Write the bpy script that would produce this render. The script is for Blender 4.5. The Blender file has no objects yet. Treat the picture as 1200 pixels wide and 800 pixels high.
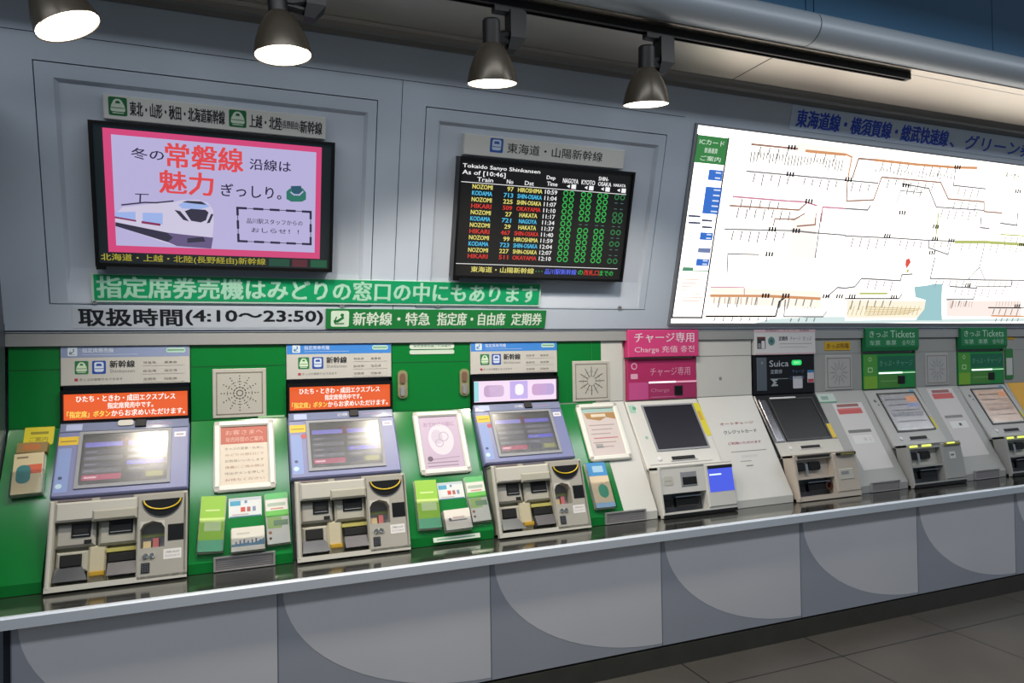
import bpy, bmesh, math, random
from mathutils import Vector, Matrix
R0 = random.Random(7)
SC = bpy.context.scene
COL = SC.collection
sin, cos, PI = math.sin, math.cos, math.pi

# ------------------------------------------------------------------ camera, world, lights, exposure
FPX, YAW, PITCH, ROLL = 819.9, 0.380197, 0.013773, -0.015546
CAM = Vector((0.0, -2.974, 1.61))
_f = Vector((sin(YAW)*cos(PITCH), cos(YAW)*cos(PITCH), sin(PITCH)))
_r = Vector((cos(YAW), -sin(YAW), 0)); _u = _r.cross(_f)
_r2 = _r*cos(ROLL) + _u*sin(ROLL); _u2 = _u*cos(ROLL) - _r*sin(ROLL)
cd = bpy.data.cameras.new('camera'); cam = bpy.data.objects.new('camera', cd); COL.objects.link(cam)
cam.matrix_world = Matrix(((_r2.x, _u2.x, -_f.x, CAM.x), (_r2.y, _u2.y, -_f.y, CAM.y), (_r2.z, _u2.z, -_f.z, CAM.z), (0, 0, 0, 1)))
cd.sensor_width = 36; cd.lens = FPX/1200*36; cd.clip_start = .05; cd.clip_end = 100
SC.camera = cam

WORLD_COL, WORLD_STR = (.74, .88, 1.0), .20
SPOT_W, SPOT_COL = 56, (1.0, .90, .76)
TUBE_W, TUBE_Y = 23, -1.35
w = bpy.data.worlds.new('station_hall_ambient'); SC.world = w; w.use_nodes = True
bg = w.node_tree.nodes['Background']; bg.inputs[0].default_value = (*WORLD_COL, 1); bg.inputs[1].default_value = WORLD_STR
for x in (-2.2, .4, 3.0, 5.6, 8.2):                           # a row of fluorescent fittings over the passage
    l = bpy.data.lights.new('concourse_tube_light', 'AREA'); l.shape = 'RECTANGLE'; l.size = 2.3; l.size_y = .30
    l.energy = TUBE_W; l.color = (.94, .97, 1.0)
    o = bpy.data.objects.new('concourse_tube_light', l); COL.objects.link(o); o.location = (x, TUBE_Y, 3.35)
vs = SC.view_settings
vs.view_transform = 'Standard'; vs.look = 'None'; vs.exposure = 0.0; vs.gamma = 1.0; vs.use_curve_mapping = False

# ------------------------------------------------------------------ materials
def lin(c):
    if isinstance(c, str):
        c = [int(c[i:i+2], 16)/255 for i in (0, 2, 4)]
    return tuple((x/12.92 if x <= .04045 else ((x+.055)/1.055)**2.4) for x in c[:3])
MATS = {}
def mat(name, c, rough=.5, metal=0., emit=0., noise=0., spec=.5, scale=30, coat=0.):
    if name in MATS: return MATS[name]
    m = bpy.data.materials.new(name); m.use_nodes = True; nt = m.node_tree
    b = nt.nodes['Principled BSDF']; col = lin(c)
    b.inputs['Base Color'].default_value = (*col, 1); b.inputs['Roughness'].default_value = rough
    b.inputs['Metallic'].default_value = metal; b.inputs['Specular IOR Level'].default_value = spec
    b.inputs['Coat Weight'].default_value = coat; b.inputs['Coat Roughness'].default_value = .06
    if emit:
        b.inputs['Emission Color'].default_value = (*col, 1); b.inputs['Emission Strength'].default_value = emit
        b.inputs['Base Color'].default_value = (.02, .02, .02, 1)
    if noise:
        tc = nt.nodes.new('ShaderNodeNewGeometry'); n = nt.nodes.new('ShaderNodeTexNoise'); n.inputs['Scale'].default_value = scale
        n.inputs['Detail'].default_value = 3
        mx = nt.nodes.new('ShaderNodeMix'); mx.data_type = 'RGBA'; mx.blend_type = 'MULTIPLY'
        mx.inputs['Factor'].default_value = noise; mx.inputs[6].default_value = (*col, 1)
        nt.links.new(tc.outputs['Position'], n.inputs['Vector']); nt.links.new(n.outputs['Fac'], mx.inputs[7])
        nt.links.new(mx.outputs[2], b.inputs['Base Color'])
    MATS[name] = m; return m
def ink(c, rough=.45):      # printed or painted colour
    return mat('ink_'+c, c, rough)
def glow(c, e=1.0):         # lit picture elements of a screen or a backlit sheet
    return mat('lit_%s_%g' % (c, e), c, .25, emit=e)

WALL = mat('wall_metal', 'c2cddc', .42, 0, noise=.12, scale=3)
WALLE = mat('wall_seam_and_shadow', '1c2230', .6)
RECESS = mat('recess_metal', 'c2cbd9', .45)
GREEN = mat('green_enamel', '0a7a32', .14, noise=.15, scale=4)
WHITE = mat('cream_enamel', 'd2d1cc', .38, noise=.10, scale=5)
BEIGE = mat('beige_plastic', 'aeab9e', .42, noise=.12, scale=12)
LBEIGE = mat('light_plastic', 'bdbbb2', .4)
PURPLE = mat('lilac_plastic', '757ba8', .35, noise=.1, scale=8)
DARKG = mat('dark_grey_plastic', '4a4d55', .4)
MIDG = mat('mid_grey_plastic', '8a8c92', .4)
BLACK = mat('black_plastic', '0b0b0d', .35)
VOID = mat('slot_black', '050506', .6)
STEEL = mat('brushed_steel', 'a9adb3', .22, 1., noise=.1, scale=20)
COUNTER = mat('counter_steel', '93948f', .12, .93, noise=.12, scale=6)
LIPM = mat('lip_aluminium', 'ccd4de', .35, .1)
CHROME = mat('chrome', 'dddddd', .08, 1.)
YELLOW = mat('yellow_plastic', 'd8b71c', .4)
TRACK = mat('track_black', '131315', .45)
SHADE = mat('shade_dark', '4c453b', .32, .4)
ACRYL = mat('clear_acrylic', 'ffffff', .03)
ACRYL.node_tree.nodes['Principled BSDF'].inputs['Transmission Weight'].default_value = 1.0
ACRYL.node_tree.nodes['Principled BSDF'].inputs['IOR'].default_value = 1.15

# ------------------------------------------------------------------ mesh builder
class Fr:                       # a flat frame: u along x, v up the surface, w out of it
    def __init__(s, o, d, k=1.0):
        s.k = k; s.o = Vector(o); s.d = Vector(d).normalized(); s.n = Vector((0, -s.d.z, s.d.y)); s.x = Vector((1, 0, 0))
    def __call__(s, u, v, w=0): return s.o + s.x*u + s.d*(v*s.k) + s.n*w
class Ax:
    def __call__(s, u, v, w=0): return Vector((u, v, w))
AX = Ax()
_tx = {}
def text_geo(body, bold):
    k = body
    if k not in _tx:
        c = bpy.data.curves.new('lettering_source', 'FONT'); c.body = body; c.resolution_u = 2
        o = bpy.data.objects.new('lettering_source', c); COL.objects.link(o)
        bpy.context.view_layer.update()
        me = o.evaluated_get(bpy.context.evaluated_depsgraph_get()).to_mesh()
        vs_ = [(v.co.x, v.co.y) for v in me.vertices]; fs = [tuple(p.vertices) for p in me.polygons if p.normal.z > 0 or True]
        x0 = min(v[0] for v in vs_); x1 = max(v[0] for v in vs_); y0 = min(v[1] for v in vs_); y1 = max(v[1] for v in vs_)
        o.evaluated_get(bpy.context.evaluated_depsgraph_get()).to_mesh_clear()
        bpy.data.objects.remove(o); bpy.data.curves.remove(c)
        _tx[k] = ([((a-x0)/(x1-x0), (b-y0)/max(1e-6, y1-y0)) for a, b in vs_], fs, (x1-x0)/max(1e-6, y1-y0))
    return _tx[k]

class MB:
    def __init__(s, fr=AX): s.v = []; s.f = []; s.m = []; s.mi = []; s.fr = fr
    def _mat(s, m):
        if m not in s.m: s.m.append(m)
        return s.m.index(m)
    def add(s, vs_, fs, m):
        b = len(s.v); s.v += [Vector(p) for p in vs_]; i = s._mat(m)
        for f in fs: s.f.append([b+k for k in f]); s.mi.append(i)
    def box(s, u0, u1, v0, v1, w0, w1, m, ch=0.0):
        if ch <= 0:
            P = [s.fr(u, v, w_) for w_ in (w0, w1) for v in (v0, v1) for u in (u0, u1)]
            s.add(P, [(0, 2, 3, 1), (4, 5, 7, 6), (0, 1, 5, 4), (2, 6, 7, 3), (0, 4, 6, 2), (1, 3, 7, 5)], m)
        else:                                              # chamfer on the outer rim
            c = min(ch, abs(w1-w0)*.9, abs(u1-u0)*.45, abs(v1-v0)*.45); wm = w1-c if w1 > w0 else w1+c
            rings = []
            for (a, ins) in ((w0, 0), (wm, 0), (w1, c)):
                rings += [s.fr(u0+ins, v0+ins, a), s.fr(u1-ins, v0+ins, a), s.fr(u1-ins, v1-ins, a), s.fr(u0+ins, v1-ins, a)]
            fs = [(3, 2, 1, 0), (8, 9, 10, 11)]
            for r in (0, 4):
                for k in range(4): fs.append((r+k, r+(k+1) % 4, r+4+(k+1) % 4, r+4+k))
            s.add(rings, fs, m)
    def rect(s, u0, v0, u1, v1, w_, m): s.add([s.fr(u0, v0, w_), s.fr(u1, v0, w_), s.fr(u1, v1, w_), s.fr(u0, v1, w_)], [(0, 1, 2, 3)], m)
    def poly(s, pts, w_, m): s.add([s.fr(a, b, w_) for a, b in pts], [tuple(range(len(pts)))], m)
    def slab(s, pts, w0, w1, m):                           # extruded outline
        n = len(pts); P = [s.fr(a, b, w0) for a, b in pts]+[s.fr(a, b, w1) for a, b in pts]
        s.add(P, [tuple(range(n-1, -1, -1)), tuple(range(n, 2*n))]+[(k, (k+1) % n, n+(k+1) % n, n+k) for k in range(n)], m)
    def prism(s, prof, x0, x1, m):                         # yz profile run along x
        n = len(prof); P = [Vector((x0, a, b)) for a, b in prof]+[Vector((x1, a, b)) for a, b in prof]
        s.add(P, [tuple(range(n)), tuple(range(2*n-1, n-1, -1))]+[(k, n+k, n+(k+1) % n, (k+1) % n) for k in range(n)], m)
    def line(s, pts, t, w_, m):                            # flat inked line
        for (a, b) in zip(pts, pts[1:]):
            d = Vector((b[0]-a[0], b[1]-a[1])); L = d.length
            if L < 1e-6: continue
            n = Vector((-d.y, d.x))/L*t/2; e = d/L*t*.4
            s.poly([(a[0]-e.x-n.x, a[1]-e.y-n.y), (b[0]+e.x-n.x, b[1]+e.y-n.y), (b[0]+e.x+n.x, b[1]+e.y+n.y), (a[0]-e.x+n.x, a[1]-e.y+n.y)], w_, m)
    def disc(s, u, v, r, w_, m, n=20, rv=None, a0=0, a1=2*PI):
        rv = rv or r; full = abs(a1-a0-2*PI) < 1e-6
        s.poly([(u+r*cos(a0+(a1-a0)*k/(n if full else n-1)), v+rv*sin(a0+(a1-a0)*k/(n if full else n-1))) for k in range(n)], w_, m)
    def ring(s, u, v, r0, r1, w_, m, n=24):
        for k in range(n):
            a, b = 2*PI*k/n, 2*PI*(k+1)/n
            s.poly([(u+r0*cos(a), v+r0*sin(a)), (u+r1*cos(a), v+r1*sin(a)), (u+r1*cos(b), v+r1*sin(b)), (u+r0*cos(b), v+r0*sin(b))], w_, m)
    def round(s, u0, v0, u1, v1, r, w0, w1, m, n=5):
        pts = []
        for cx, cy, a in ((u1-r, v0+r, -PI/2), (u1-r, v1-r, 0), (u0+r, v1-r, PI/2), (u0+r, v0+r, PI)):
            pts += [(cx+r*cos(a+PI/2*k/n), cy+r*sin(a+PI/2*k/n)) for k in range(n+1)]
        if w1 is None: s.poly(pts, w0, m)
        else: s.slab(pts, w0, w1, m)
    def text(s, body, u0, v0, u1, v1, w_, m, bold=.012, skew=0.):
        vs_, fs, asp = text_geo(body, bold)
        h = v1-v0; d = bold*h*1.1                             # heavier strokes: overlaid, slightly shifted copies
        offs = [(0, 0)] if bold < .004 else [(-d, -d*.6), (d, -d*.6), (-d, d*.6), (d, d*.6)]
        for i, (dx, dy) in enumerate(offs): s.add([s.fr(u0+(u1-u0)*a+dx, v0+h*b+dy, w_+i*.0003) for a, b in vs_], fs, m)
    def textl(s, body, u0, v0, h, w_, m, bold=.012, sx=1.0):     # left-set, natural width
        a = text_geo(body, bold)[2]; s.text(body, u0, v0, u0+h*a*sx, v0+h, w_, m, bold)
    def tube(s, pts, r, m, n=10):
        pts = [Vector(p) for p in pts]; P = []; fs = []
        for i, p in enumerate(pts):
            t = (pts[min(i+1, len(pts)-1)]-pts[max(i-1, 0)]).normalized()
            a = t.orthogonal().normalized() if i == 0 else (a - t*a.dot(t)).normalized()
            b = t.cross(a)
            P += [p+(a*cos(2*PI*k/n)+b*sin(2*PI*k/n))*r for k in range(n)]
        for i in range(len(pts)-1):
            for k in range(n): fs.append((i*n+k, i*n+(k+1) % n, (i+1)*n+(k+1) % n, (i+1)*n+k))
        fs += [tuple(range(n-1, -1, -1)), tuple(range((len(pts)-1)*n, len(pts)*n))]
        s.add(P, fs, m)
    def lathe(s, prof, M, m, n=32):                         # (r, z) turned about the local z of M
        P = [M @ Vector((r*cos(2*PI*k/n), r*sin(2*PI*k/n), z)) for r, z in prof for k in range(n)]
        fs = [(i*n+k, i*n+(k+1) % n, (i+1)*n+(k+1) % n, (i+1)*n+k) for i in range(len(prof)-1) for k in range(n)]
        s.add(P, fs, m)
    def plate(s, u0, u1, v0, v1, holes, w0, w1, m):          # slab with rectangular openings
        us = sorted({u0, u1, *[h[0] for h in holes], *[h[1] for h in holes]}); vs_ = sorted({v0, v1, *[h[2] for h in holes], *[h[3] for h in holes]})
        for a, b in zip(us, us[1:]):
            run = None
            for c, d in zip(vs_, vs_[1:]):
                mu, mv = (a+b)/2, (c+d)/2
                inside = any(h[0] < mu < h[1] and h[2] < mv < h[3] for h in holes) or not (u0 < mu < u1 and v0 < mv < v1)
                if not inside: run = (run[0], d) if run else (c, d)
                if inside and run: s.box(a, b, run[0], run[1], w0, w1, m); run = None
            if run: s.box(a, b, run[0], run[1], w0, w1, m)
    def build(s, name, parent=None, label=None, smooth=False, at=None):
        o_ = Vector((0, 0, 0))
        if parent is not None:
            p = parent
            while p is not None: o_ = o_ + Vector(p.location); p = p.parent
        elif at is not None: o_ = Vector(at)
        me = bpy.data.meshes.new(name); me.from_pydata([p-o_ for p in s.v], [], s.f)
        for m in s.m: me.materials.append(m)
        me.polygons.foreach_set('material_index', s.mi)
        if smooth: me.polygons.foreach_set('use_smooth', [True]*len(s.f))
        me.update(); ob = bpy.data.objects.new(name, me); COL.objects.link(ob)
        if smooth:
            bm = bmesh.new(); bm.from_mesh(me); bmesh.ops.remove_doubles(bm, verts=bm.verts, dist=1e-5)
            bmesh.ops.recalc_face_normals(bm, faces=bm.faces)
            for e in bm.edges:
                if len(e.link_faces) == 2 and e.calc_face_angle(0) > .6: e.smooth = False
            bm.to_mesh(me); bm.free()
        if parent is not None: ob.parent = parent
        elif at is not None: ob.location = at
        if label: ob['label'] = label
        return ob

def thing(name, label, cat, loc, group=None):
    o = bpy.data.objects.new(name, None); COL.objects.link(o); o.location = loc; o.empty_display_size = .05
    tag(o, label, cat, group); return o
def tag(o, label, cat, group=None):
    o['label'] = label; o['category'] = cat
    if group: o['group'] = group
    return o
def struct(o): o['kind'] = 'structure'; return o

TILT = 0.26834
WF = Fr((0, .55, 1.72), (0, -sin(TILT), cos(TILT)))         # the leaning display wall
def ray(px, py): return _r2*((px-600)/FPX) - _u2*((py-400)/FPX) + _f
EYE = Vector((0.0, -2.974, 1.61))                           # fixed copy of the camera position, used to place wall artwork from image pixels
def W(px, py):                                              # image pixel to wall coordinates (u, v)
    d = ray(px, py); p = EYE + d*((WF.o-EYE).dot(WF.n)/d.dot(WF.n)); return (p.x, (p-WF.o).dot(WF.d))
VF = Fr((0, .57, 1.31), (0, 0, 1))                          # upright band over the consoles
FF = Fr((0, .235, .745), (0, .335, .565))                   # slope of the filler panels
CF = Fr((0, .342, 1.025), (0, .190, .285), .905)                    # console slope, reserved seat machines
LF = Fr((0, .21, .704), (0, .11, .325))                      # lower front of those machines
CB = Fr((0, .345, .965), (0, .225, .345))                   # console slope, other machines
LB = Fr((0, .21, .704), (0, .05, .265))                      # their lower front

# ------------------------------------------------------------------ structure
FLZ = .02
fm = bpy.data.materials.new('stone_floor'); fm.use_nodes = True; nt = fm.node_tree; b = nt.nodes['Principled BSDF']
geo = nt.nodes.new('ShaderNodeNewGeometry'); br = nt.nodes.new('ShaderNodeTexBrick'); mp = nt.nodes.new('ShaderNodeMapping')
mp.inputs['Location'].default_value = (.31, .24, 0)
br.offset = 0; br.inputs['Scale'].default_value = 1; br.inputs['Brick Width'].default_value = .8; br.inputs['Row Height'].default_value = .8
br.inputs['Mortar Size'].default_value = .004; br.inputs['Color1'].default_value = (*lin('55534e'), 1); br.inputs['Color2'].default_value = (*lin('5f5851'), 1)
br.inputs['Mortar'].default_value = (*lin('201f1e'), 1)
no = nt.nodes.new('ShaderNodeTexNoise'); no.inputs['Scale'].default_value = 2.2; no.inputs['Detail'].default_value = 6
mx = nt.nodes.new('ShaderNodeMix'); mx.data_type = 'RGBA'; mx.blend_type = 'MULTIPLY'; mx.inputs['Factor'].default_value = .5
nt.links.new(geo.outputs['Position'], mp.inputs[0]); nt.links.new(mp.outputs[0], br.inputs['Vector']); nt.links.new(geo.outputs['Position'], no.inputs['Vector'])
nt.links.new(br.outputs['Color'], mx.inputs[6]); nt.links.new(no.outputs['Fac'], mx.inputs[7]); nt.links.new(mx.outputs[2], b.inputs['Base Color'])
b.inputs['Roughness'].default_value = .35
m = MB(); m.box(-6, 14, -9, 1.2, FLZ-.1, FLZ, fm); struct(m.build('floor'))

XL, XR = -1.6, 7.6
HOLES = [(-.722, .640, .124, 1.106), (.868, 2.230, .121, 1.104), (2.398, 6.4, .030, 1.186)]
m = MB(WF)
m.plate(XL, XR, 0, 1.45, HOLES, -.04, 0, WALL)
m.box(XL, XR, -.02, 1.45, -.10, -.06, WALLE)
m.box(.7505, .7535, .012, 1.206, 0, .0006, WALLE); m.box(XL, 2.33, 1.2065, 1.2095, 0, .0006, WALLE)
m.box(XL, XR, .004, .010, 0, .001, WALLE)  # shadow line at the wall's bottom edge, painted as a dark strip
struct(m.build('wall_display'))
m = MB(); m.box(XL, XR, .555, .60, 1.662, 1.722, mat('fascia_metal', '9a9b9b', .4)); m.box(XL, XR, .60, .9, 1.60, 1.722, WALLE); struct(m.build('trim_1'))
m = MB(); m.box(XL, XR, .76, .9, FLZ, 1.66, WALL); struct(m.build('wall_back'))
SOFM = mat('soffit_panel', 'd0c8bc', .40, 1., noise=.15, scale=1.5)
m = MB(); m.box(XL, XR, -.33, .6, 3.08, 3.14, SOFM)
for x in (2.56, 5.2, -.2): m.box(x-.003, x+.003, -.30, .12, 3.079, 3.08, WALLE)
struct(m.build('ceiling_soffit'))
TR = mat('cornice_metal', '8e8e8e', .3, .7)
m = MB(); m.prism([(.20, 3.028), (.175, 3.030), (.165, 3.045), (.14, 3.050), (.125, 3.066), (.11, 3.079), (.3, 3.079), (.3, 3.028)], XL, XR, TR); struct(m.build('trim_2'))
BN = mat('bullnose_metal', 'a9b2bc', .45, .2)
m = MB()
bp = [(-.27, 3.079)]+[(-.375+.085*sin(a)*1.02-.0, 3.15-.075*cos(a)) for a in [PI*(.22-.09*k) for k in range(17)]]+[(-.40, 3.225), (-.27, 3.225)]
for (a, b2) in ((XL, 2.612), (2.618, XR)): m.prism(bp, a, b2, BN)
m.prism([(p[0]*.99-.002, p[1]*.9999+.0) for p in bp], 2.612, 2.618, WALLE)
struct(m.build('trim_3', smooth=True))
BLUE = mat('blue_fascia', '2f6388', .35, noise=.15, scale=2)
m = MB()
for (a, b2) in ((XL, 2.55), (2.556, 2.60), (2.606, 3.875), (3.88, XR)): m.box(a, b2, -.425, -.40, 3.21, 4.4, BLUE)
m.box(XL, XR, -.40, -.35, 3.2, 4.4, WALLE)
struct(m.build('wall_upper'))
m = MB(); m.box(-1.6, -.889, .0, .545, .702, 2.62, mat('pillar_metal', '5a6068', .35, .4)); m.box(-.891, -.887, .54, .546, .72, 2.5, STEEL); struct(m.build('wall_left'))

# ------------------------------------------------------------------ the long ticket counter
cnt = thing('ticket_counter', 'long steel-topped counter with grey arc-patterned front under the ticket machines', 'counter', (2.5, .3, FLZ))
m = MB(); m.box(-.887, XR, .006, .74, .660, .70, COUNTER); m.build('countertop', cnt)
m = MB(); m.prism([(-.016, .657), (.006, .657), (.006, .7005), (-.010, .7005), (-.016, .694)], -.772, XR, LIPM); m.build('front_lip', cnt)
PA = mat('panel_light_grey', 'd6d6dc', .4, noise=.10, scale=2.5); PB = mat('panel_dark_grey', 'a4a8b4', .4, noise=.1, scale=2.5)
seams = [-.742, .158, 1.070, 1.978, 2.872, 3.768, 4.645, 5.535, 6.42, XR]
CFR = Fr((0, .016, 0), (0, 0, 1))
for a, b2 in zip(seams, seams[1:]):
    m = MB(CFR); z0, z1 = .130, .658; a_, b_ = a+.0015, b2-.0015; n = 18
    m.box(a_, b_, z0, z1, -.03, -.0005, PB)
    arc = [(b_-(b_-a_-.02)*cos(PI/2*k/n), z1-(z1-z0-.012)*sin(PI/2*k/n)) for k in range(n+1)]
    m.poly(arc+[(b_, z1)], 0, PA)
    m.box(a_-.0025, a_+.001, z0, z1, -.02, .0004, mat('seam_grey', '6d727c', .5))
    m.build('front_panel', cnt)
m = MB(); m.box(-.772, XR, .046, .07, .12, .66, WALLE); m.box(-.772, XR, .022, .07, .115, .131, VOID); m.build('carcass', cnt)
m = MB(); m.box(-.772, XR, .016, .06, FLZ, .118, mat('plinth_stone', '45443f', .5, noise=.4, scale=9)); m.build('plinth', cnt)

# ------------------------------------------------------------------ icons
def icon_train(m, u0, v0, u1, v1, w_, dark, light):          # square symbol of a bullet train front
    du, dv = u1-u0, v1-v0
    P = lambda a, b: (u0+du*a, v0+dv*b)
    m.round(u0, v0, u1, v1, min(du, dv)*.1, w_, None, dark)
    m.poly([P(.1, .3), P(.16, .22), P(.84, .22), P(.9, .3), P(.86, .55), P(.72, .82), P(.6, .9), P(.4, .9), P(.28, .82), P(.14, .55)], w_+.0004, light)
    m.poly([P(.36, .66), P(.64, .66), P(.58, .8), P(.42, .8)], w_+.0008, dark)
    m.poly([P(.2, .12), P(.8, .12), P(.8, .17), P(.2, .17)], w_+.0004, light)
    m.line([P(.16, .42), P(.84, .42)], dv*.04, w_+.0008, dark)
def icon_train2(m, u0, v0, u1, v1, w_, dark, light):         # blunt nosed train symbol
    du, dv = u1-u0, v1-v0; P = lambda a, b: (u0+du*a, v0+dv*b)
    m.round(u0, v0, u1, v1, min(du, dv)*.1, w_, None, dark)
    m.round(u0+du*.16, v0+dv*.16, u1-du*.16, v1-dv*.1, min(du, dv)*.14, w_+.0004, None, light)
    m.poly([P(.28, .6), P(.72, .6), P(.66, .78), P(.34, .78)], w_+.0008, dark)
    m.line([P(.2, .4), P(.8, .4)], dv*.05, w_+.0008, dark)
def icon_seat(m, u0, v0, u1, v1, w_, dark, light):           # reclining passenger symbol
    du, dv = u1-u0, v1-v0; P = lambda a, b: (u0+du*a, v0+dv*b)
    m.round(u0, v0, u1, v1, min(du, dv)*.12, w_, None, light)
    m.disc(*P(.62, .72), du*.1, w_+.0004, dark, 14)
    m.line([P(.66, .56), P(.36, .34), P(.22, .34)], du*.14, w_+.0004, dark)
    m.line([P(.30, .6), P(.2, .3), P(.26, .18), P(.7, .2)], du*.07, w_+.0004, dark)

# ------------------------------------------------------------------ wall: access doors, boards, screens, banners
def access_door(u0, u1, v0, v1, label, knobs):
    t = thing('access_door', label, 'access panel', WF((u0+u1)/2, v0, 0), 'hinged access doors round the wall screens')
    g = .0045; iu0, iu1, iv0, iv1 = u0+.068, u1-.045, v0+.012, v1-.06; dp = .022
    m = MB(WF); m.plate(u0+g, u1-g, v0+g, v1-g, [(iu0, iu1, iv0, iv1)], -.03, 0, WALL); m.build('door_frame', t)
    m = MB(WF); s_ = .014
    m.box(iu0, iu1, iv0, iv1, -.035, -dp, RECESS)
    for (p, q, r_, s2) in (((iu0, iv0), (iu1, iv0), (iu1-s_, iv0+.145), (iu0+s_, iv0+.145)), ((iu1, iv0), (iu1, iv1), (iu1-s_, iv1-s_), (iu1-s_, iv0+.145)),
                           ((iu1, iv1), (iu0, iv1), (iu0+s_, iv1-s_), (iu1-s_, iv1-s_)), ((iu0, iv1), (iu0, iv0), (iu0+s_, iv0+.145), (iu0+s_, iv1-s_))):
        m.add([WF(*p, 0), WF(*q, 0), WF(*r_, -dp), WF(*s2, -dp)], [(0, 1, 2, 3)], RECESS)
    m.build('recessed_panel', t)
    for (a, b2) in knobs:
        m = MB(WF); m.round(a-.012, b2-.012, a+.012, b2+.012, .0115, 0, .006, MIDG); m.box(a-.006, a+.006, b2-.0015, b2+.0015, .006, .0075, BLACK); m.build('lock', t)
access_door(-.722, .640, .124, 1.106, 'left grey access door in the leaning wall, around the pink advert screen', [(-.553, .140), (.50, .136)])
access_door(.868, 2.230, .121, 1.104, 'right grey access door in the leaning wall, around the black departure screen', [(.985, .137), (2.06, .134)])

BOARD = mat('board_white', 'd6d8d4', .4); TXTK = ink('1c1f26'); DG = '0f6a38'
W0 = -.022
t = thing('line_name_board', 'white name board with two green train symbols above the pink advert screen', 'sign', WF(-.04, .904, W0), 'line name boards over the screens')
m = MB(WF); m.box(-.483, .405, .905, 1.004, W0, .012, BOARD, .004); P_ = m.build('board', t)
m = MB(WF); icon_train(m, -.463, .923, -.395, .996, .0125, ink(DG), ink('cfe0cf')); icon_train(m, -.005, .923, .066, .995, .0125, ink(DG), ink('cfe0cf')); m.build('train_symbol', P_)
m = MB(WF); m.text('東北・山形・秋田・北海道新幹線', -.385, .928, -.022, .986, .0125, TXTK, .014)
m.text('上越・北陸', .078, .928, .212, .982, .0125, TXTK, .014); m.text('(長野経由)', .213, .932, .288, .972, .0125, TXTK, .006); m.text('新幹線', .292, .925, .388, .980, .0125, TXTK, .014)
m.build('lettering', P_)
t = thing('line_name_board', 'white name board with one blue train symbol above the departure screen', 'sign', WF(1.5, .9, W0), 'line name boards over the screens')
m = MB(WF); m.box(1.066, 1.972, .898, .999, W0, .012, BOARD, .004); P_ = m.build('board', t)
m = MB(WF); icon_train2(m, 1.201, .922, 1.271, .991, .0125, ink('2c5cb0'), ink('c8d8ee')); m.build('train_symbol', P_)
m = MB(WF); m.text('東海道・山陽新幹線', 1.294, .926, 1.837, .976, .0125, ink('2a2a2c'), .004); m.build('lettering', P_)

def screen_body(t, u0, u1, v0, v1, b_, mname):
    m = MB(WF); m.plate(u0, u1, v0, v1, [(u0+b_, u1-b_, v0+b_, v1-b_)], W0, .050, BLACK); m.box(u0+b_, u1-b_, v0+b_, v1-b_, W0, .034, BLACK)
    P_ = m.build('bezel', t)
    m = MB(WF); m.box(u0+.002, u0+.036, v0-.014, v0+.002, .02, .049, BLACK); m.build('foot', t); return P_
# pink advert screen
t = thing('advert_screen', 'wide wall screen showing a pink framed winter train advert', 'screen', WF(-.05, .30, W0))
P_ = screen_body(t, -.535, .443, .301, .896, .014, '')
m = MB(WF); w1, w2, w3, w4 = .0345, .035, .0356, .0362
LAV = glow('b9b2dc', .95); PINK = glow('d8487e', .9); RED = glow('e0484c', .95); NAVY = glow('2b2848', .8)
m.rect(-.521, .315, .429, .882, .0342, glow('16252c', .5))
m.rect(-.486, .361, .386, .870, w1, PINK); m.rect(-.456, .390, .362, .846, w2, LAV)
m.text('冬の', -.385, .755, -.262, .800, w3, NAVY, .012); m.text('常磐線', -.255, .732, .050, .832, w3, RED, .022); m.text('沿線は', .078, .748, .252, .796, w3, NAVY, .012)
m.text('魅力', -.282, .622, -.072, .718, w3, RED, .022); m.text('ぎっしり。', -.040, .625, .212, .680, w3, NAVY, .012)
def T(a, b2): return W(100+a/6.667, 200+b2/6.667)
BODY = glow('cfc8e2', .95); DK = glow('3a3850', .7); SKY = glow('9db4ea', .95); MUL = glow('6d5f8c', .8)
m.poly([T(245, 330), T(300, 280), T(560, 250), T(700, 240), T(760, 225), T(880, 222), T(960, 245), T(1000, 300), T(1005, 400), T(995, 510), T(985, 600), T(720, 580), T(600, 545), T(245, 420)], w3, BODY)
m.poly([T(245, 395), T(640, 475), T(760, 490), T(1000, 515), T(985, 600), T(720, 580), T(650, 550), T(245, 425)], w4, MUL); m.poly([T(245, 395), T(640, 475), T(690, 515), T(650, 550), T(245, 425)], w4+.0004, DK)
m.poly([T(800, 520), T(925, 510), T(940, 545), T(800, 555)], w4+.0008, DK)
m.poly([T(730, 260), T(790, 235), T(930, 240), T(975, 275), T(900, 295), T(760, 290)], w4, SKY); m.poly([T(760, 240), T(800, 230), T(910, 235), T(950, 262), T(850, 252)], w4+.0005, DK)
m.poly([T(780, 310), T(830, 292), T(940, 300), T(965, 320), T(945, 380), T(905, 398), T(830, 385)], w4, DK); m.poly([T(700, 300), T(745, 310), T(815, 390), T(770, 378)], w4, DK); m.poly([T(985, 330), T(1002, 335), T(975, 400), T(950, 405)], w4, DK)
m.poly([T(245, 318), T(400, 315), T(400, 385), T(245, 355)], w4, SKY); m.poly([T(455, 322), T(610, 325), T(610, 415), T(455, 392)], w4, SKY)
m.line([T(245, 358), T(400, 385)], .007, w4+.0005, glow('8c3058', .9)); m.line([T(455, 396), T(585, 415)], .010, w4+.0005, glow('8c3058', .9))
m.line([T(295, 262), T(470, 243), T(560, 245), T(690, 232)], .006, w4, DK); m.line([T(400, 178), T(500, 182)], .004, w4, DK); m.line([T(438, 180), T(435, 240)], .006, w4, DK)
def Q(a, b2): return W(250+a/8, 210+b2/8)
SG = glow('2f7a6a', .85)
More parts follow.
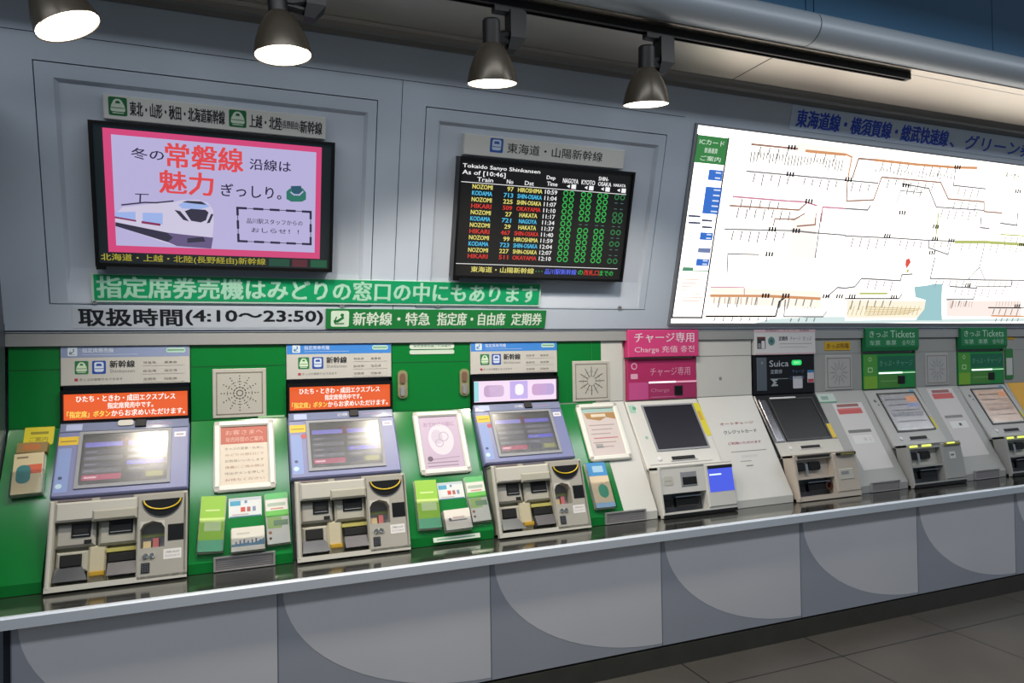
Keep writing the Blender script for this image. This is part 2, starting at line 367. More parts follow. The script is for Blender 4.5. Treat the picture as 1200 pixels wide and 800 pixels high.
m.poly([Q(680, 110), Q(715, 80), Q(830, 80), Q(862, 120), Q(862, 185), Q(825, 205), Q(725, 205), Q(680, 180)], w3, SG); m.poly([Q(720, 60), Q(815, 58), Q(830, 120), Q(785, 142), Q(735, 130)], w4, glow('2c5a70', .85))
m.line([Q(722, 118), Q(750, 140), Q(800, 142), Q(832, 112)], .006, w4+.0005, LAV)
m.text('座席でごゆっくり', *[*Q(650, 28)], *[*Q(880, 22)], w3, glow('7c7898', .8), 0) if False else None
c0, c1, c2, c3 = Q(225, 262), Q(905, 300), Q(905, 600), Q(235, 570)
for (p, q, n) in ((c0, c1, 9), (c1, c2, 5), (c3, c2, 9), (c0, c3, 5)):
    for k in range(n):
        a = [p[i]+(q[i]-p[i])*(k+.0)/n for i in (0, 1)]; b2 = [p[i]+(q[i]-p[i])*(k+1.0)/n for i in (0, 1)]
        m.line([a, b2], .010 if k % 2 == 0 else .003, w3, NAVY)
m.text('品川駅スタッフからの', *Q(312, 405), *Q(830, 385), w3, NAVY, .006); m.v = m.v
q0 = Q(312, 408); q1 = Q(830, 392)
m.text('おしらせ！！', *Q(355, 488), Q(795, 470)[0], Q(355, 445)[1], w3, NAVY, .01)
m.text('北海道・上越・北陸(長野経由)新幹線', -.515, .320, .145, .355, w2, glow('b7ae3a', .8), .01); m.rect(.16, .32, .25, .355, w2, glow('1c5a48', .6)); m.rect(.262, .32, .33, .355, w2, glow('6a2c3c', .6)); m.rect(.345, .32, .42, .355, w2, glow('1c6a4a', .6))
m.build('screen_picture', P_)
# departure board
t = thing('departure_screen', 'black wall screen listing train departures in coloured text', 'screen', WF(1.5, .29, W0))
BU0, BU1, BV0, BV1 = 1.040, 2.030, .290, .889
P_ = screen_body(t, BU0, BU1, BV0, BV1, .012, '')
m = MB(WF)
m.rect(BU0+.012, BV0+.012, BU1-.012, BV1-.012, .0343, glow('0b0c10', .6))
WT, YL, CY, RD, GR = glow('f4f4f4', 1), glow('e6dc74', 1), glow('4cc0ec', 1), glow('d8362c', 1), glow('2fb44c', 1)
X = lambda a: BU0+(BU1-BU0)*a
Y = lambda b2: BV1-(BV1-BV0)*b2
def bt(s_, a0, a1, b0, b1, mm, bold=.01): m.text(s_, X(a0), Y(b1), X(a1), Y(b0), .0348, mm, bold)
bt('Tokaido Sanyo Shinkansen', .02, .44, .055, .095, WT); bt('As of [10:46]', .02, .25, .105, .15, WT)
bt('Train', .10, .185, .155, .19, WT); bt('No', .26, .295, .155, .19, WT); bt('Dst', .36, .41, .155, .19, WT); bt('Dep', .48, .53, .095, .135, WT); bt('Time', .485, .545, .145, .18, WT)
bt('NAGOYA', .575, .665, .105, .145, WT); bt('KYOTO', .685, .765, .105, .145, WT); bt('SHIN-', .785, .845, .065, .10, WT); bt('OSAKA', .785, .865, .11, .145, WT); bt('HAKATA', .88, .955, .115, .14, WT)
for a in (.60, .705, .805, .905):
    m.poly([(X(a), Y(.17)), (X(a+.018), Y(.185)), (X(a+.018), Y(.155))], .0348, WT); m.rect(X(a+.028), Y(.19), X(a+.055), Y(.152), .0348, WT)
m.rect(X(.015), Y(.205), X(.965), Y(.2), .0348, WT)
rows = [('NOZOMI', '97', 'HIROSHIMA', '10:59', YL, '111o'), ('KODAMA', '713', 'SHIN-OSAKA', '11:04', CY, '111-'), ('NOZOMI', '225', 'SHIN-OSAKA', '11:07', YL, '111-'), ('HIKARI', '509', 'OKAYAMA', '11:10', RD, '111o'),
        ('NOZOMI', '27', 'HAKATA', '11:17', YL, '111o'), ('KODAMA', '721', 'NAGOYA', '11:34', CY, '1---'), ('NOZOMI', '29', 'HAKATA', '11:37', YL, '111o'), ('HIKARI', '467', 'SHIN-OSAKA', '11:40', RD, '111-'),
        ('NOZOMI', '99', 'HIROSHIMA', '11:59', YL, '111o'), ('KODAMA', '723', 'SHIN-OSAKA', '12:04', CY, '111-'), ('NOZOMI', '227', 'SHIN-OSAKA', '12:07', YL, '111-'), ('HIKARI', '511', 'OKAYAMA', '12:10', RD, '111o')]
for i, (tr, n_, ds, tm, mm, sy) in enumerate(rows):
    bb = .232+i*.0527; b0, b1 = bb-.017, bb+.019
    bt(tr, .078, .185, b0, b1, mm, .02); bt(n_, .30-.017*len(n_), .30, b0, b1, mm, .02); bt(ds, (.325 if len(ds) > 6 else .345), (.462 if len(ds) > 6 else .445), b0, b1, mm, .02)
    bt(tm, .478, .548, b0, b1, WT, .012)
    for a, ch in zip((.585, .69, .79, .895), sy):
        for d in (0, .036):
            cx, cy = X(a+d+.014), Y(bb)
            if ch == '-': m.rect(cx-.009, cy-.0015, cx+.009, cy+.0015, .0348, glow('5c8c84', .8))
            else: m.ring(cx, cy, .0095, .0148, .0348, GR if ch == '1' else glow('2f8c4c', .8), 14)
m.rect(X(.015), Y(.883), X(.965), Y(.878), .0348, WT)
bt('東海道・山陽新幹線', .10, .455, .90, .95, YL, .01); bt('･･･', .465, .505, .92, .935, glow('2f8c4c', .9)); bt('品川駅新幹線', .52, .71, .90, .95, glow('5a6cf0', 1), .01); bt('の', .72, .75, .905, .948, GR); bt('改札口', .755, .85, .90, .95, RD); bt('までの', .855, .94, .902, .95, GR)
m.build('screen_picture', P_)
# banners and lettering on the wall
t = thing('banner_strip', 'bright green banner with one long row of white letters under the wall screens', 'sign', WF(.5, .146, .002))
m = MB(WF); m.box(-.562, 1.556, .138, .262, .0, .0065, mat('banner_edge', 'b9d4c6', .4)); m.box(-.552, 1.547, .147, .259, .0, .008, ink('0b9a63')); P_ = m.build('strip', t)
m = MB(WF); m.text('指定席券売機はみどりの窓口の中にもあります', -.540, .157, 1.530, .252, .0085, ink('a9dcc4'), .03); m.build('lettering', P_)
t = thing('opening_hours_sign', 'black opening hours lettering on the grey wall left of the dark green sign', 'sign', WF(-.1, .03, 0))
m = MB(WF); m.box(-.64, .42, .020, .115, 0, .0015, mat('clear_grey_film', 'bfc8d4', .4)); P_ = m.build('backing_film', t)
m = MB(WF); m.text('取扱時間', -.616, .030, -.212, .108, .002, TXTK, .03); m.text('(4:10～23:50)', -.195, .034, .409, .104, .002, TXTK, .03); m.build('lettering', P_)
t = thing('ticket_type_sign', 'dark green sign with a white seat symbol beside the black opening hours', 'sign', WF(1, .02, 0))
m = MB(WF); m.box(.424, 1.600, .016, .115, 0, .006, ink('1b7a3c')); P_ = m.build('strip', t)
m = MB(WF); icon_seat(m, .448, .026, .535, .106, .0065, ink('1b7a3c'), ink('d3e6d3')); m.build('seat_symbol', P_)
m = MB(WF); m.text('新幹線・特急', .556, .032, .945, .100, .0065, ink('d8e8d8'), .022); m.text('指定席・自由席', .985, .032, 1.360, .100, .0065, ink('d8e8d8'), .022); m.text('定期券', 1.398, .032, 1.576, .100, .0065, ink('d8e8d8'), .022); m.build('lettering', P_)

# ------------------------------------------------------------------ backlit route map
t = thing('route_map_lightbox', 'bright backlit railway route map filling the right end of the wall', 'map', WF(4, .03, 0))
MU0, MU1, MV0, MV1 = 2.410, 6.39, .040, 1.178
m = MB(WF); m.plate(MU0-.010, MU1+.008, MV0-.008, MV1+.006, [(MU0+.004, MU1-.004, MV0+.006, MV1-.004)], -.035, .012, mat('lightbox_frame', '9a9da4', .35, .5)); m.build('frame', t)
m = MB(WF); m.box(MU0, MU1, MV0, MV1, -.03, .002, glow('fff8ee', 2.6)); LS_ = m.build('lit_sheet', t)
m = MB(WF); k1, k2 = .0026, .0032
GY, OR, BRN, PK, BK, GRN = glow('8c8c90', .8), glow('e0a070', .9), glow('b08878', .8), glow('d890a8', .9), glow('202024', .6), glow('c2cc78', .9)
def A5(p): return W(780+p[0]/5.714, 120+p[1]/5.714)
def A6(p): return W(990+p[0]/5.714, 120+p[1]/5.714)
def A7(p): return W(780+p[0]/5.714, 250+p[1]/5.714)
def A8(p): return W(990+p[0]/5.714, 250+p[1]/5.714)
def ext(p, q=None): return p
ZONE = [([A7(p) for p in ((300, 490), (1040, 520), (1040, 640), (300, 600))], 'fbeee2', 1.15), ([A7(p) for p in ((840, 20), (1010, 30), (1000, 300), (840, 300))], 'fdf0e6', 1.2),
        ([A8(p) for p in ((10, 580), (540, 585), (530, 700), (10, 700))], 'f6ecd6', 1.1), ([A8(p) for p in ((680, 580), (1180, 585), (1180, 690), (680, 690))], 'f6e6de', 1.1), ([A5(p) for p in ((860, 262), (1200, 305), (1200, 360), (860, 325))], 'fff2e4', 1.2)]
for pts, c, e in ZONE: m.poly(pts, .0023, glow(c, e))
SEA = glow('a3cfd4', .95)
m.poly([A8(p) for p in ((462, 490), (540, 482), (600, 470), (652, 470), (645, 600), (650, 715), (470, 715), (530, 640), (540, 580), (470, 560))], k1, SEA)
m.poly([A7(p) for p in ((700, 705), (1060, 690), (1200, 690), (1200, 742), (560, 742))], .0024, glow('d4e6e4', 1.05)); m.poly([A8(p) for p in ((0, 715), (1200, 700), (1200, 722), (0, 735))], .0024, glow('d4e6e4', 1.05))
LN = [(A5, [(575, 280), (880, 310)], BRN, .010), (A5, [(940, 325), (1200, 350)], OR, .014), (A6, [(0, 345), (45, 365), (20, 500)], OR, .010), (A6, [(50, 500), (90, 375), (200, 385)], BRN, .010), (A6, [(200, 385), (480, 415), (740, 435), (880, 438)], OR, .014), (A6, [(740, 440), (725, 555), (940, 578)], GY, .008),
      (A5, [(540, 460), (880, 490), (1200, 520)], GY, .008), (A6, [(0, 520), (220, 540)], GY, .008), (A6, [(15, 525), (10, 660), (190, 652), (245, 500), (640, 535), (690, 645), (930, 665), (930, 730), (1050, 740)], BRN, .009),
      (A6, [(380, 545), (560, 575), (610, 700), (930, 722)], GY, .008), (A6, [(345, 680), (370, 590), (520, 605)], GY, .006), (A5, [(450, 630), (820, 660), (930, 665), (1010, 690)], PK, .009), (A5, [(430, 690), (890, 720), (945, 670)], BRN, .009), (A5, [(1040, 795), (1050, 700), (1200, 710)], PK, .009), (A6, [(0, 710), (150, 720), (170, 690)], GY, .009),
      (A7, [(395, 105), (850, 115), (1000, 130), (1200, 145)], GY, .008), (A8, [(0, 150), (330, 165), (560, 180), (740, 185)], GY, .008), (A8, [(740, 190), (940, 192), (1200, 208)], GRN, .018), (A7, [(410, 395), (415, 270), (620, 275)], GY, .007), (A7, [(720, 80), (730, 35), (860, 40), (930, 0)], BRN, .008), (A7, [(880, 85), (1000, 75), (1005, 0)], BRN, .008), (A7, [(1000, 295), (1040, 0)], GY, .008),
      (A7, [(300, 550), (670, 552)], OR, .012), (A7, [(670, 552), (1030, 570)], OR, .014), (A7, [(270, 688), (735, 688), (760, 590), (800, 560)], BK, .010), (A7, [(800, 580), (790, 690), (1050, 690), (1075, 660)], GY, .008), (A7, [(300, 492), (525, 494), (525, 550)], PK, .005),
      (A8, [(0, 500), (65, 490), (110, 435), (370, 450), (380, 410), (450, 405)], GY, .009), (A7, [(1075, 560), (1150, 495), (1200, 500)], GY, .009), (A8, [(0, 570), (360, 570), (380, 540)], BK, .008), (A8, [(100, 535), (280, 535)], GRN, .012), (A8, [(600, 300), (570, 435), (930, 445), (1200, 447)], GY, .009), (A8, [(935, 200), (900, 360), (820, 445)], GY, .008), (A8, [(900, 360), (935, 440)], GY, .006),
      (A8, [(680, 575), (860, 572), (880, 500), (700, 488)], GY, .009), (A8, [(880, 490), (1110, 490), (1115, 450)], GY, .008), (A8, [(960, 630), (1200, 632)], BK, .007), (A8, [(980, 685), (1200, 690)], OR, .010), (A8, [(560, 180), (560, 230), (690, 275), (705, 200)], GY, .008), (A8, [(605, 180), (625, 0)], GRN, .010), (A8, [(910, 30), (905, 95), (965, 100)], GY, .009), (A8, [(1040, 65), (1150, 80), (1155, 0)], GY, .009), (A8, [(1040, 140), (1200, 150)], GRN, .008), (A8, [(1180, 210), (1175, 300)], GY, .006)]
for fn, pts, mm, th in LN:
    P = [fn(p) for p in pts]; m.line(P, th*1.25, k1, mm)
    for a, b2 in zip(P, P[1:]):                                # stations: small cross ticks with name marks
        if abs(b2[0]-a[0]) < .25 or abs(b2[1]-a[1]) > .12: continue
        n = int(abs(b2[0]-a[0])/.062)
        for k in range(1, n):
            u = a[0]+(b2[0]-a[0])*k/n; v = a[1]+(b2[1]-a[1])*k/n; L = min(R0.uniform(.03, .065), max(.012, v-.03-MV0))
            m.line([(u, v-.012), (u-.004, v-.012-L)], .010, k1, glow('9c9896', .8))
for fn, pts in ((A5, [(840, 300), (830, 480), (955, 660)]), (A6, [(750, 432), (20, 515), (405, 555), (380, 738), (1155, 595)]), (A7, [(710, 105), (870, 115), (690, 272), (665, 550), (800, 550), (1070, 555), (1160, 555)]), (A8, [(280, 150), (605, 88), (600, 170), (580, 262), (45, 555), (325, 558), (820, 480), (710, 180), (1180, 208), (1150, 620)])):
    for p in pts:                                              # big stations
        u, v = fn(p)
        for k in range(3): m.rect(u-.026+k*.022, v-.014, u-.012+k*.022, v+.014, k2, BK)
for k in range(17): u, v = A8((20+k*29, 650)); m.line([(u, v-.03), (u+.01, v+.03)], .006, k1, glow('c8b878', 1))
for k in range(5): m.line([A8((140, 625+k*14)), A8((510-k*22, 640+k*8))], .004, k1, glow('c8a860', 1))
for k in range(9): m.line([A8((700+k*18, 625)), A8((708+k*18, 590))], .005, k1, glow('c0a8a0', 1)); m.line([A8((1010+k*20, 620)), A8((1018+k*20, 585))], .005, k1, glow('c0a890', 1)); m.line([A7((800+k*24, 675)), A7((805+k*24, 630))], .005, k1, glow('a8a8a8', 1)); m.line([A7((320+k*36, 615)), A7((325+k*36, 565))], .006, k1, glow('c0a8a0', 1))
for k in range(30): u, v = A5((575+k*21, 330+k*2.1)); m.line([(u, v), (u, v-R0.uniform(.02, .06))], .010, k1, glow('a8a4a0', .85))
for k in range(22): u, v = A6((210+k*24, 440+k*2)); m.line([(u, v), (u, v-R0.uniform(.01, .04))], .010, k1, glow('b0aca8', .85))
m.poly([A8(p) for p in ((405, 310), (428, 298), (440, 325), (425, 350), (412, 370), (402, 345))], k2, glow('e0584c', 1)); m.rect(*A8((408, 395)), *A8((428, 375)), k2, GRN)
m.text('東日本JR', *A6((1065, 505)), A6((1290, 0))[0], A6((1065, 465))[1], k2, BK, .01)
m.build('route_drawing', LS_)
m = MB(WF)                                                     # legend column
lu0, lu1, lv0, lv1 = 2.424, 2.638, .078, 1.124
for a, b2 in (((lu0, lv0), (lu1, lv0)), ((lu1, lv0), (lu1, lv1)), ((lu0, lv0), (lu0, lv1))): m.line([a, b2], .011, k1, glow('4c4c50', .6))
m.rect(lu0, lv1-.150, lu1+.004, lv1, k1, glow('3c8c4a', .8))
for k, (a, b2) in enumerate(((.02, .19), (.06, .15), (.04, .18))): m.text(('ICカード運賃表', '普通運賃', 'ご案内'), lu0+a, lv1-.048-k*.044, lu0+b2, lv1-.022-k*.044, k2, glow('e4f0e0', 1), .0) if False else m.text(('ICカード', '普通運賃', 'ご案内')[k], lu0+a, lv1-.048-k*.044, lu0+b2, lv1-.020-k*.044, k2, glow('e4f0e0', 1), .0)
BLK = glow('3c78d8', .9)
for (p, q) in ((A5((290, 447)), A5((372, 527))), (A5((268, 562)), A5((352, 750))), (A7((232, 125)), A7((310, 180))), (A7((206, 302)), A7((285, 352)))):
    m.rect(p[0], q[1], q[0], p[1], k1, BLK)
    n = max(2, int((p[1]-q[1])/.03))
    for k in range(n): v = q[1]+(p[1]-q[1])*(k+.5)/n; m.rect(p[0]+(q[0]-p[0])*.5, v-.004, q[0]-.012, v+.004, k2, glow('e0eafa', 1))
for y in (15, 60): p = A7((150, y)); m.rect(p[0], p[1]-.006, p[0]+.085, p[1]+.006, k1, glow('4c5878', .8)); p = A7((240, y+30)); m.rect(p[0], p[1]-.006, p[0]+.075, p[1]+.006, k1, glow('4c5878', .8))
p = A7((215, 245)); m.rect(p[0], p[1]-.014, p[0]+.09, p[1]+.014, k1, glow('7c8cb8', .9)); p = A7((112, 372)); m.rect(p[0], p[1]-.008, p[0]+.075, p[1]+.012, k1, glow('5c9c7c', .9)); m.line([A7((105, 382)), A7((285, 385))], .006, k1, glow('5c9c7c', .9))
for k in range(7): p = A7((105, 440+k*24)); m.rect(p[0], p[1]-.003, p[0]+.13+.01*(k % 3), p[1]+.003, k1, glow('d8b8a8', 1))
m.build('legend', LS_)
t = thing('map_heading_sign', 'pale strip with large blue lettering above the backlit route map', 'sign', WF(4, 1.235, 0))
m = MB(WF); m.box(3.055, 5.42, 1.215, 1.352, 0, .004, mat('pale_blue_film', 'c4d4ea', .3)); P_ = m.build('strip', t)
m = MB(WF); m.text('東海道線・横須賀線・総武快速線', 3.100, 1.236, 4.375, 1.334, .0045, ink('1548d0'), .03); m.text('、グリーン券', 4.40, 1.236, 5.235, 1.330, .0045, ink('1f50d0'), .02); m.build('lettering', P_)

# ------------------------------------------------------------------ reserved seat machines (lilac consoles)
L0 = .347
def seat_machine(x, label, kind):
    t = thing('ticket_machine', label, 'ticket machine', (x+.257, .42, .70), 'lilac reserved seat ticket machines')
    U = .513
    def fr(F): return Fr(F.o+Vector((x, 0, 0)), F.d, F.k)
    vf, cf, lf = fr(VF), fr(CF), fr(LF)
    m = MB(); m.prism([(.275, .702), (.385, 1.025), (.60, 1.29), (.60, 1.66), (.745, 1.66), (.745, .702)], x+.004, x+U-.004, DARKG); m.build('housing', t)
    # header sign
    m = MB(vf); m.box(.002, .512, .178, .352, -.03, .006, mat('header_white', 'c6c4be', .4), .003); P_ = m.build('header_sign', t)
    hs = t.children[-1] if False else None
    m = MB(vf); bl = '8f9cc0' if kind == 0 else '3f86d8'
    m.rect(.004, .301, .510, .350, .0064, ink(bl)); icon_seat(m, .030, .308, .066, .346, .0068, ink(bl), ink('d8e4e8'))
    m.text('指定席券売機', .085, .322, .205, .342, .0068, ink('dfe8f4'), .0); m.rect(.085, .312, .30, .3135, .0068, ink('c8d4ea')); m.round(.415, .318, .495, .340, .009, .0068, None, ink('b8d8c8'))
    m.rect(.42, .327, .49, .332, .0071, ink('5a9c80'))
    icon_train(m, .056, .228, .108, .286, .0064, ink('2f7a4c'), ink('d0e4c8')); icon_train2(m, .122, .228, .175, .286, .0064, ink('2c50a8'), ink('d4e0f0'))
    m.text('新幹線', .190, .254, .288, .286, .0064, TXTK, .02); m.text('Shinkansen', .190, .232, .288, .247, .0064, ink('7a7a80'), 0)
    for i in range(3):
        for j in range(2): a = .322+j*.085; b2 = .280-i*.037; m.text(('特急券', '乗車券', '自由席', '指定席', '定期券', '回数券')[i*2+j], a, b2-.012, a+.052, b2, .0064, ink('6a6258'), 0); m.rect(.318, b2-.021, .49, b2-.020, .0064, ink('b0aca4'))
    m.rect(.055, .198, .068, .210, .0064, ink('b03a4a')); m.text('きっぷの受取りもできます', .074, .198, .24, .210, .0064, ink('5c5c62'), 0)
    m.build('header_print', P_)
    # upper display
    m = MB(vf); m.plate(.004, .510, .018, .160, [(.014, .502, .030, .142)], -.03, .020, BLACK); m.box(.014, .502, .030, .142, -.03, .004, BLACK); P_ = m.build('display_bezel', t)
    m = MB(vf)
    if kind < 2:
        m.rect(.014, .030, .502, .142, .0045, glow('f0622c', .95)); wm, ym = glow('fff4ec', 1.1), glow('ffe060', 1)
        m.text('ひたち・ときわ・成田エクスプレス', .060, .106, .450, .134, .005, wm, .02); m.text('指定席発売中です。', .180, .074, .360, .100, .005, wm, .02)
        m.text('「指定席」ボタン', .026, .039, .190, .067, .005, ym, .02); m.text('からお求めいただけます。', .195, .039, .490, .067, .005, wm, .02)
    else:
        m.rect(.014, .030, .502, .142, .0045, glow('efd8ee', 1.1)); m.rect(.014, .034, .045, .138, .005, glow('9cdce4', 1)); m.rect(.225, .040, .330, .136, .005, glow('c8b4ee', 1))
        for (a, c) in ((.075, 'c8a8cc'), (.100, 'd4b8d8'), (.355, 'd0a8d0'), (.400, 'c0a8d8')): m.round(a, .055, a+.09, .118, .02, .0054, None, glow(c, 1))
        m.round(.255, .06, .305, .12, .02, .0055, None, glow('f6eefa', 1.1))
    m.build('display_picture', P_)
    # console
    m = MB(cf)
    m.box(.002, .511, .028, .378, -.045, 0, PURPLE, .006); m.build('console_panel', t)
    m = MB(cf); cz = mat('console_gloss', '7f87a4', .08)
    m.box(.006, .507, .352, .400, -.02, .004, cz, .003); m.text('みどりの券売機', .235, .368, .282, .388, .0045, ink('e8e8ee'), 0) if kind else m.round(.225, .372, .285, .402, .01, .004, .010, LBEIGE)
    m.rect(.03, .36, .09, .392, .0045, ink('a8b4d8')); m.rect(.350, .372, .440, .380, .0045, ink('8c7c98')); m.build('console_strip', t)
    m = MB(cf); m.box(.292, .336, .362, .402, .004, .012, VOID, .003); m.build('camera_window', t)
    m = MB(cf); m.plate(.083, .440, .060, .350, [(.097, .426, .076, .336)], -.02, .006, MIDG); P_ = m.build('screen_bezel', t)
    m = MB(cf); m.rect(.097, .076, .426, .336, .0010, mat('screen_dark', '55534f', .5, emit=.5))
    G1, G2 = glow('85838a', .6), glow('73727a', .6)
    m.rect(.108, .268, .250, .292, .0013, glow('7c78cc', .95)); m.rect(.272, .268, .412, .292, .0013, glow('6c64c8', .95)); m.rect(.235, .262, .285, .310, .0012, glow('8c5a5c', .4))
    for i in range(4):
        b2 = .252-i*.032
        m.rect(.108, b2-.022, .252, b2, .0013, G1 if i % 2 else G2); m.rect(.270, b2-.022, .412, b2, .0013, (G1 if i < 2 else glow('5a58c8', 1.0)) if i < 3 else G2)
        m.rect(.115, b2-.014, .155, b2-.008, .0016, glow('b0b0ba', .5)); m.rect(.280, b2-.014, .330, b2-.008, .0016, glow('b0b0ba', .5))
    m.rect(.108, .098, .252, .126, .0016, glow('b04c64', .95)); m.rect(.115, .108, .160, .116, .002, glow('d8b0b8', 1.0)); m.rect(.272, .098, .330, .126, .0016, glow('4c4c5c', .6)); m.rect(.345, .098, .412, .126, .0016, glow('a8a850', .6))
    m.build('screen_picture', P_)
    gl = mat('screen_glass', '101014', .20, spec=.6)
    bs = gl.node_tree.nodes['Principled BSDF']; bs.inputs['Transmission Weight'].default_value = 1.0; bs.inputs['IOR'].default_value = 1.5; bs.inputs['Base Color'].default_value = (.9, .9, .92, 1)
    m = MB(cf); m.box(.097, .426, .076, .336, .0028, .0048, gl); m.build('screen_glass', P_)
    m = MB(cf); m.rect(.008, .286, .082, .330, .0006, ink('d8b418')); m.rect(.016, .303, .074, .309, .0009, ink('8c7418')); m.rect(.450, .300, .496, .328, .0006, ink('dcdce0')); m.rect(.458, .310, .488, .318, .0009, ink('9a8ca4'))
    if kind: m.disc(.070, .262, .014, .0006, ink('b04a50'))
    m.rect(.012, .050, .060, .270, .0005, ink('7f94c8')); m.disc(.028, .08, .012, .0009, ink('b8d4e4')); m.disc(.03, .12, .008, .0009, ink('33406c')); m.build('sticker', t)
    # lower cash unit
    fu0, fu1 = .014, .512
    cav = (.035, .325, .022, .290)
    m = MB(lf)
    m.plate(fu0, fu1, .020, L0, [cav, (.338, .428, .130, .236)], -.055, .012, BEIGE)
    m.prism([(.20, .702), (.22, .76), (.30, .76), (.30, .702)], x+fu0, x+fu1, BEIGE) if False else None
    m.box(fu0, fu1, .0, .0205, -.006, .020, LBEIGE)
    m.box(fu0, .030, .01, L0, .012, .022, LBEIGE, .005); m.box(fu1-.018, fu1, .01, L0, .012, .020, LBEIGE, .005)
    m.plate(.330, fu1, .010, L0-.004, [(.338, .428, .130, .236)], .012, .020, mat('warm_grey_plastic', 'a8a59c', .42, noise=.1, scale=12))
    m.box(.035, .325, .262, .340, .012, .022, LBEIGE, .008); m.box(.165, .325, .255, .300, .012, .030, BEIGE, .008)
    m.box(.040, .160, .340, .352, .006, .012, mat('label_plum', '7c6c74', .5)); m.box(.188, .310, .338, .352, .006, .013, ink('68646c'))
    m.box(fu0, fu1, .340, .352, -.055, .008, BEIGE)
    m.build('cash_unit', t)
    m = MB(lf); m.box(cav[0], cav[1], cav[2], cav[3], -.058, -.050, mat('cavity_cream', 'b5b094', .45))
    m.box(.035, .175, .165, .262, -.05, -.012, mat('pearl_plastic', 'aaa79e', .3, noise=.1, scale=20), .010); m.box(.185, .325, .160, .262, -.05, -.010, BEIGE, .010); m.box(.150, .215, .020, .165, -.05, -.020, mat('cavity_ivory', 'bdb59a', .4), .008)
    m.box(.040, .150, .070, .150, -.05, -.020, BEIGE, .008); m.box(.215, .325, .132, .148, -.05, -.015, mat('olive_strip', 'b0a85c', .45)); m.build('inner_fascia', t)
    for (a, b2, c, d, w_) in ((.090, .158, .202, .256, -.012), (.222, .308, .202, .262, -.010)):
        m = MB(lf); m.box(a, b2, c, d, -.02, w_+.006, BLACK, .003); m.box(a+.01, b2-.01, c+.014, d-.014, w_+.006, w_+.0065, VOID); m.box(a+.006, b2-.006, c+.006, c+.009, w_+.006, w_+.009, MIDG); m.build('card_slot', t)
    m = MB(lf); m.box(.136, .162, .174, .190, -.03, -.008, VOID, .002); m.build('receipt_slot', t)
    m = MB(lf); m.box(.055, .130, .092, .138, -.03, -.012, VOID, .003); m.add([lf(.042, .092, -.018), lf(.132, .092, -.018), lf(.158, .035, .020), lf(.038, .035, .020), lf(.042, .030, -.05), lf(.150, .030, -.05)], [(0, 1, 2, 3), (3, 2, 5, 4), (1, 5, 2), (0, 3, 4)], STEEL); m.build('note_slot', t)
    m = MB(lf); m.box(.222, .325, .092, .126, -.03, -.008, VOID, .003); m.add([lf(.222, .090, -.012), lf(.325, .090, -.012), lf(.325, .040, .016), lf(.222, .040, .016), lf(.222, .034, -.05), lf(.325, .034, -.05)], [(0, 1, 2, 3), (3, 2, 5, 4), (1, 5, 2), (0, 3, 4)], mat('tray_grey', '4c4b50', .4, 0)); m.build('ticket_tray', t)
    m = MB(lf); m.box(.158, .212, .044, .064, -.03, .002, mat('dull_yellow', 'b08c28', .4), .004); m.build('coin_chute', t)
    m = MB(lf)                                                 # half moon coin hopper
    n = 16; arc = [(.418+.076*cos(PI+PI*k/n), .322+.074*sin(PI+PI*k/n)) for k in range(n+1)]
    m.slab(arc, .015, .0225, BLACK)
    for k in range(n): m.add([lf(*arc[k], .0228), lf(*arc[k+1], .0228), lf(.418+(arc[k+1][0]-.418)*.55, .322+(arc[k+1][1]-.322)*.45, .019), lf(.418+(arc[k][0]-.418)*.55, .322+(arc[k][1]-.322)*.45, .019)], [(0, 1, 2, 3)], DARKG)
    m.tube([lf(.418+.069*cos(PI+PI*k/n), .321+.040*sin(PI+PI*k/n), .026) for k in range(n+1)], .0032, YELLOW, 8); m.build('coin_hopper', t)
    m = MB(lf); m.box(.338, .428, .130, .236, -.05, -.042, MIDG); m.slab([(.338, .2365), (.338, .205), (.350, .226), (.383, .2362)], -.04, .0205, LBEIGE); m.slab([(.383, .2362), (.416, .226), (.428, .205), (.428, .2365)], -.04, .0205, LBEIGE)
    m.box(.346, .375, .133, .160, -.04, -.02, ink('c8b48c')); m.box(.382, .404, .133, .170, -.04, -.02, ink('b86a6a')); m.box(.338, .428, .176, .190, -.042, -.04, ink('9aa870')); m.build('coin_return', t)
    m = MB(lf); m.box(.440, .500, .150, .216, .02, .0225, BLACK, .002); m.build('card_reader', t)
    for a in (.352, .376):
        m = MB(); M_ = Matrix.Translation(lf(a+.008, .098, .02)) @ Vector((0, 0, 1)).rotation_difference(lf.n).to_matrix().to_4x4()
        m.lathe([(.0105, 0), (.0105, .006), (.008, .009), (0, .010)], M_, CHROME, 16); m.build('button', t)
    m = MB(lf); m.box(.345, .376, .032, .072, .02, .024, VOID, .002)
    for i in range(3):
        for j in range(4): m.box(.348+i*.009, .355+i*.009, .036+j*.0088, .0425+j*.0088, .024, .0255, DARKG)
    m.build('keypad', t)
    m = MB(lf); m.box(.425, .492, .078, .118, .02, .0208, ink('e0dedc')); m.text('ご利用になれます', .432, .101, .485, .110, .0212, ink('5c4c4c'), 0); m.text('クレジットカード', .432, .086, .485, .095, .0212, ink('5c4c4c'), 0); m.build('label_sticker', t)
    return t
seat_machine(-.695, 'leftmost lilac ticket machine with an orange display and greyish blue header', 0)
seat_machine(.239, 'middle lilac ticket machine with an orange display under a bright blue header', 1)
seat_machine(1.173, 'lilac ticket machine with a white and pink display under its blue header', 2)

